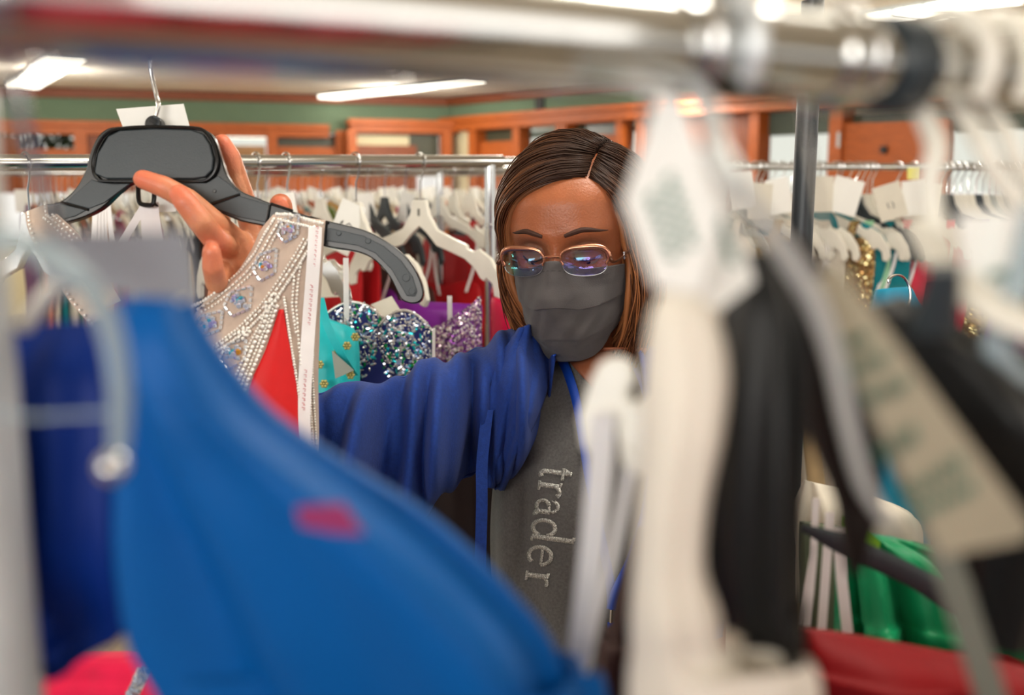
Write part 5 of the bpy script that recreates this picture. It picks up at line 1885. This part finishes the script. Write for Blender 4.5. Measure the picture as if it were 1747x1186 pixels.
def near_card(pts, c, nrm, label, m=None, lines=()):
    q = MB(); outline(q, pts, c, nrm, .0007); o = q.build('size_tag', m or M['card'], sm=False); tag(o, label, 'tag')
    if lines:
        q = MB()
        for (x0, y0, x1, y1, amp) in lines:
            n = 12; pp = []
            nn = Vector(nrm).normalized()
            for k in range(n + 1):
                u = k / n; dx, dy = x1 - x0, y1 - y0; ln = math.hypot(dx, dy); w_ = amp * (1 if k % 2 else -1)
                pp.append(hitplane(x0 + dx * u - dy / ln * w_, y0 + dy * u + dx / ln * w_, Vector(c) - nn * .0006, nn))
            tube(q, pp, .0011, 5)
        w2 = q.build('writing', M['ink_green'], o)
    return o


near_card([(1124, 158), (1164, 170), (1232, 360), (1196, 500), (1118, 492), (1062, 345)], P(1150, 350, .345), FW + RT * .1, 'tall white card tag, blurred, hanging right beside the woman\'s hair', lines=((1110, 330, 1150, 440, 9), (1140, 300, 1180, 420, 7)))
near_card([(1180, 250), (1222, 262), (1288, 482), (1228, 528), (1160, 505)], P(1230, 400, .36), FW - RT * .35, 'second white card tag, blurred, leaning against the black garment', lines=((1225, 360, 1250, 450, 6),))
t = empty('clothes_hanger', tuple(P(1050, 700, .47)), 'notched end of a white plastic hanger with ribbons, in front of the grey T-shirt', 'hanger')
q = MB(); outline(q, [(1006, 650), (1022, 618), (1048, 606), (1076, 616), (1084, 645), (1070, 672), (1082, 690), (1130, 640), (1180, 600), (1180, 700), (1130, 800), (1088, 812), (1062, 800), (1052, 740), (1046, 706), (1034, 712), (1026, 765), (1006, 778), (992, 764), (986, 712)], P(1060, 700, .47), FW + RT * .2, .009)
q.build('body', M['white_plastic'], t, bevel=.002, sm=False)
t2 = empty('ribbon_loop', tuple(P(1030, 720, .47)), 'long white satin ribbon loops hanging from the notched white hanger', 'ribbon')
q = MB(); cc_ = [P(1030, 706, .465), P(1022, 800, .468), P(1008, 950, .474), P(992, 1080, .482), P(984, 1150, .486)]
strip(q, [Vector(c) for c in catmull(cc_, 4)], RT * .0042, th=.0005); q.build('ribbon', M['ribbon'], t2)
q = MB(); cc_ = [P(1040, 706, .478), P(1034, 820, .48), P(1020, 960, .484), P(1000, 1100, .49), P(992, 1145, .492)]
strip(q, [Vector(c) for c in catmull(cc_, 4)], RT * .002 + FW * .003, th=.0005); q.build('ribbon', M['ribbon'], t2)
q = MB(); cc_ = [P(1078, 770, .47), P(1064, 850, .474), P(1040, 970, .48), P(1016, 1060, .486), P(1000, 1140, .49)]
strip(q, [Vector(c) for c in catmull(cc_, 4)], RT * .0016, th=.0005); q.build('ribbon', M['ribbon'], t2)
hung('gown', 'dark brown gown just left of the ivory gown, blurred low in the picture', cloth('dark_brown_crepe', (62, 42, 40)),
     [((1084, 900), (1110, 900), .60, .006), ((1062, 980), (1130, 980), .60, .02), ((1040, 1080), (1150, 1080), .60, .03), ((1018, 1200), (1160, 1200), .6, .04)], hem=.3, fold=.1, seed=7)

# black garments and hangers on the right
leath = mat('black_faux_leather', (20, 21, 22), rough=.45, var=.1, nscale=30, bump=.1, bscale=400, spec=.35)
hung('dress', 'black leather-look dress between the ivory gown and the taupe card, blurred', leath,
     [((1268, 432), (1318, 428), .385, .006), ((1242, 500), (1350, 500), .385, .015), ((1224, 580), (1374, 580), .387, .02), ((1206, 700), (1376, 700), .39, .024), ((1200, 850), (1372, 850), .393, .024), ((1206, 980), (1368, 980), .396, .022), ((1226, 1070), (1366, 1070), .40, .022), ((1280, 1190), (1372, 1190), .405, .014)],
     hem=.5, hd_end=.03, grow=1.3, fold=.14, seed=5, kf=3)
hung('dress', 'dark brown-black dress behind the grey hanger arm, blurred', cloth('brown_black_velvet', (44, 34, 30)),
     [((1330, 400), (1372, 410), .43, .006), ((1345, 500), (1430, 500), .43, .015), ((1368, 600), (1470, 600), .432, .02), ((1380, 720), (1490, 720), .434, .022), ((1425, 850), (1500, 870), .438, .006)],
     hem=1.49, hd_end=.002, grow=.3, fold=.1, seed=6, kf=3)
t = empty('clothes_hanger', tuple(P(1330, 420, .31)), 'pale grey hanger arm sweeping down to the right from the near rail, blurred', 'hanger')
q = MB(); tube(q, [P(1262, 320, .303), P(1300, 372, .306), P(1345, 440, .31), P(1392, 520, .315), P(1425, 620, .322), P(1448, 730, .33), P(1476, 830, .338), P(1520, 900, .344)], [.003, .0042, .0046, .0046, .0042, .004, .0038, .003], 12, sub=6, flat=(1, .55)); q.build('body', mat('grey_white_plastic', (188, 188, 186), rough=.4), t)
near_hook(t, 1214, end=P(1262, 322, .303), r=.0036, m=mat('pale_steel', (225, 230, 232), rough=.3, metal=.4), via=[P(1212, 190, .33), P(1222, 245, .32), P(1240, 285, .31)])
near_card([(1381, 484), (1430, 448), (1765, 905), (1740, 925), (1606, 950)], P(1540, 700, .33), FW + RT * .25 + UPV * .2, 'long taupe-white card with green writing, blurred across the right', mat('taupe_card', (164, 154, 132), rough=.8),
          lines=((1445, 590, 1480, 575, 8), (1450, 635, 1510, 610, 10), (1480, 680, 1545, 655, 10), (1500, 780, 1560, 740, 14), (1540, 850, 1640, 790, 14), (1560, 880, 1660, 830, 10)))
hung('garment', 'black padded bodice, blurred, right of the taupe card', leath,
     [((1484, 520), (1540, 500), .40, .008), ((1470, 560), (1640, 560), .40, .025), ((1500, 640), (1760, 620), .40, .035), ((1560, 740), (1800, 720), .40, .04), ((1650, 850), (1830, 850), .402, .02)],
     hem=1.475, hd_end=.005, grow=.8, fold=.12, seed=8, cat='clothes', kf=3)
t = empty('satin_strap', tuple(P(1480, 620, .37)), 'grey satin strap trailing down behind the long taupe card, blurred', 'strap')
q = MB(); strip(q, [Vector(c) for c in catmull([P(1440, 560, .385), P(1500, 690, .385), P(1560, 830, .388), P(1615, 960, .39), P(1655, 1080, .392), P(1700, 1220, .395), P(1740, 1400, .4)], 5)], RT * .0048, th=.0006); q.build('strap', cloth('grey_satin', (116, 118, 108)), t)
near_hook(t, 1420, end=P(1440, 560, .385), r=.001)
t = empty('clothes_hanger', tuple(P(1600, 480, .36)), 'black clip hanger on the near rail with pale steel hook, blurred', 'hanger')
near_hook(t, 1600, end=P(1614, 440, .40), r=.0042, m=M['white_plastic'], via=[P(1597, 240, .40), P(1586, 310, .40), P(1594, 380, .40)])
q = MB(); tube(q, [P(1612, 455, .345), P(1606, 500, .35), P(1592, 560, .36)], [.0055, .0065, .009], 12, sub=4, flat=(1, .6)); q.build('clip', M['black_plastic'], t)
t = empty('clothes_hanger', tuple(P(1690, 420, .36)), 'white hanger on the near rail beside the right edge, blurred', 'hanger')
near_hook(t, 1668, end=P(1760, 372, .41), r=.0040, m=M['white_plastic'], via=[P(1672, 240, .41), P(1700, 300, .41)])
q = MB(); tube(q, [P(1560, 380, .40), P(1600, 440, .385), P(1650, 490, .37), P(1700, 530, .36), P(1770, 560, .355)], [.004, .006, .008, .008, .008], 12, sub=4, flat=(1, .5)); q.build('body', M['white_plastic'], t)
t = empty('clothes_hanger', tuple(P(1747, 320, .36)), 'steel hook and clear shoulder at the very right edge, blurred', 'hanger')
near_hook(t, 1714, end=P(1790, 340, .42), r=.0034, m=M['white_plastic'], via=[P(1718, 230, .42), P(1738, 285, .42)])
q = MB(); tube(q, [P(1775, 345, .35), P(1740, 480, .36), P(1700, 600, .37), P(1780, 690, .38)], .005, 12, sub=5, flat=(1, .5)); q.build('body', M['near_clear'], t)
near_card([(1632, 364), (1765, 358), (1765, 500), (1652, 494)], P(1700, 430, .37), FW + UPV * .1, 'large white card tag, blurred at the right edge', lines=((1690, 470, 1740, 465, 5),))

# gowns low at the right, just behind the near rack
hung('gown', 'emerald green satin gown low at the right, behind the black hanger arm', C['green'],
     [((1444, 905), (1560, 925), .78, .01), ((1440, 950), (1650, 960), .78, .03), ((1446, 1040), (1680, 1040), .78, .04), ((1440, 1150), (1700, 1150), .78, .05)], hem=.3, fold=.3, seed=9, kf=7)
hung('gown', 'dark red velvet gown across the bottom right corner', cloth('dark_red_velvet', (132, 0, 10), rough=.6, sheen=0),
     [((1364, 1072), (1790, 1150), .60, .012), ((1360, 1120), (1800, 1170), .60, .04), ((1350, 1250), (1820, 1250), .60, .05)], hem=.3, fold=.1, seed=10, kf=4)
hung('gown', 'green and gold sequinned gown low at the right edge', seq_green,
     [((1600, 945), (1650, 950), .85, .01), ((1598, 985), (1720, 990), .85, .03), ((1610, 1100), (1760, 1100), .85, .04)], hem=.3, fold=.1, seed=11)
hung('gown', 'golden brown beaded gown in the lower right corner', seq_gold,
     [((1690, 990), (1760, 1000), .92, .01), ((1680, 1030), (1800, 1030), .92, .03), ((1670, 1100), (1800, 1100), .92, .04)], hem=.3, fold=.1, seed=12)
hung('gown', 'ivory pleated gown behind the white ribbons at the lower right', C['ivory'],
     [((1374, 820), (1500, 850), 1.0, .01), ((1366, 860), (1560, 880), 1.0, .03), ((1366, 900), (1560, 930), 1.0, .03)], hem=1.2, hd_end=.01, grow=.9, fold=.25, seed=13)
hung('gown', 'olive grey gown behind the white ribbons at the lower right', cloth('olive_grey_crepe', (84, 92, 72)),
     [((1366, 890), (1440, 900), .95, .01), ((1366, 940), (1440, 940), .95, .02), ((1366, 1100), (1440, 1100), .95, .03)], hem=.3, fold=.1, seed=14)
q = MB(); outline(q, [(1436, 882), (1462, 884), (1502, 925), (1500, 944), (1436, 908)], P(1470, 910, .74), FW, .003)
tag(q.build('lime_strap', cloth('lime_satin', (130, 190, 50)), sm=False), 'bright lime green satin strap above the emerald gown', 'strap')
t = empty('clothes_hanger', tuple(P(1560, 985, .66)), 'black plastic hanger arm crossing the emerald gown diagonally', 'hanger')
q = MB(); tube(q, [P(1370, 900, .66), P(1440, 930, .66), P(1560, 985, .655), P(1660, 1050, .65), P(1760, 1090, .645)], [.003, .0085, .009, .0088, .0085], 12, sub=5, flat=(.4, 1)); q.build('body', M['black_plastic'], t)
t = empty('ribbon_loop', tuple(P(1400, 950, .72)), 'white hanging ribbons with faint pink print left of the emerald gown', 'ribbon')
for (pts, w_) in (([(1392, 850), (1388, 950), (1378, 1068)], .0024), ([(1416, 874), (1410, 960), (1402, 1074)], .0032), ([(1430, 900), (1436, 990), (1446, 1080)], .0040), ([(1388, 930), (1376, 1000), (1368, 1066)], .0012)):
    q = MB(); strip(q, [P(x, y, .72) for x, y in pts], RT * w_, th=.0005); q.build('ribbon', M['ribbon'], t)
# hangers and turquoise shoulder that are nearly in focus beyond the black garments
t = empty('clothes_hanger', tuple(P(1540, 500, 1.35)), 'steel hook in focus over a turquoise shoulder, right of centre', 'hanger')
q = MB(); tube(q, [P(x, y, 1.3) for x, y in ((1517, 484), (1516, 476), (1526, 470), (1540, 472), (1550, 486), (1553, 505), (1549, 525), (1540, 545))], .0022, 8, sub=5); q.build('hook', M['wire'], t)
q = MB(); tube(q, [P(1440, 610, 1.36), P(1490, 560, 1.33), P(1540, 545, 1.3), P(1590, 562, 1.27), P(1640, 610, 1.25)], .010, 10, sub=5, flat=(.5, 1)); q.build('body', M['black_plastic'], t)
hung('gown', 'turquoise blue satin gown showing one shoulder right of the taupe card', cloth('turquoise_blue_satin', (0, 140, 178)),
     [((1500, 494), (1545, 490), 1.45, .01), ((1492, 510), (1560, 506), 1.45, .03), ((1480, 640), (1600, 640), 1.45, .05)], hem=.3, fold=.05, seed=15)
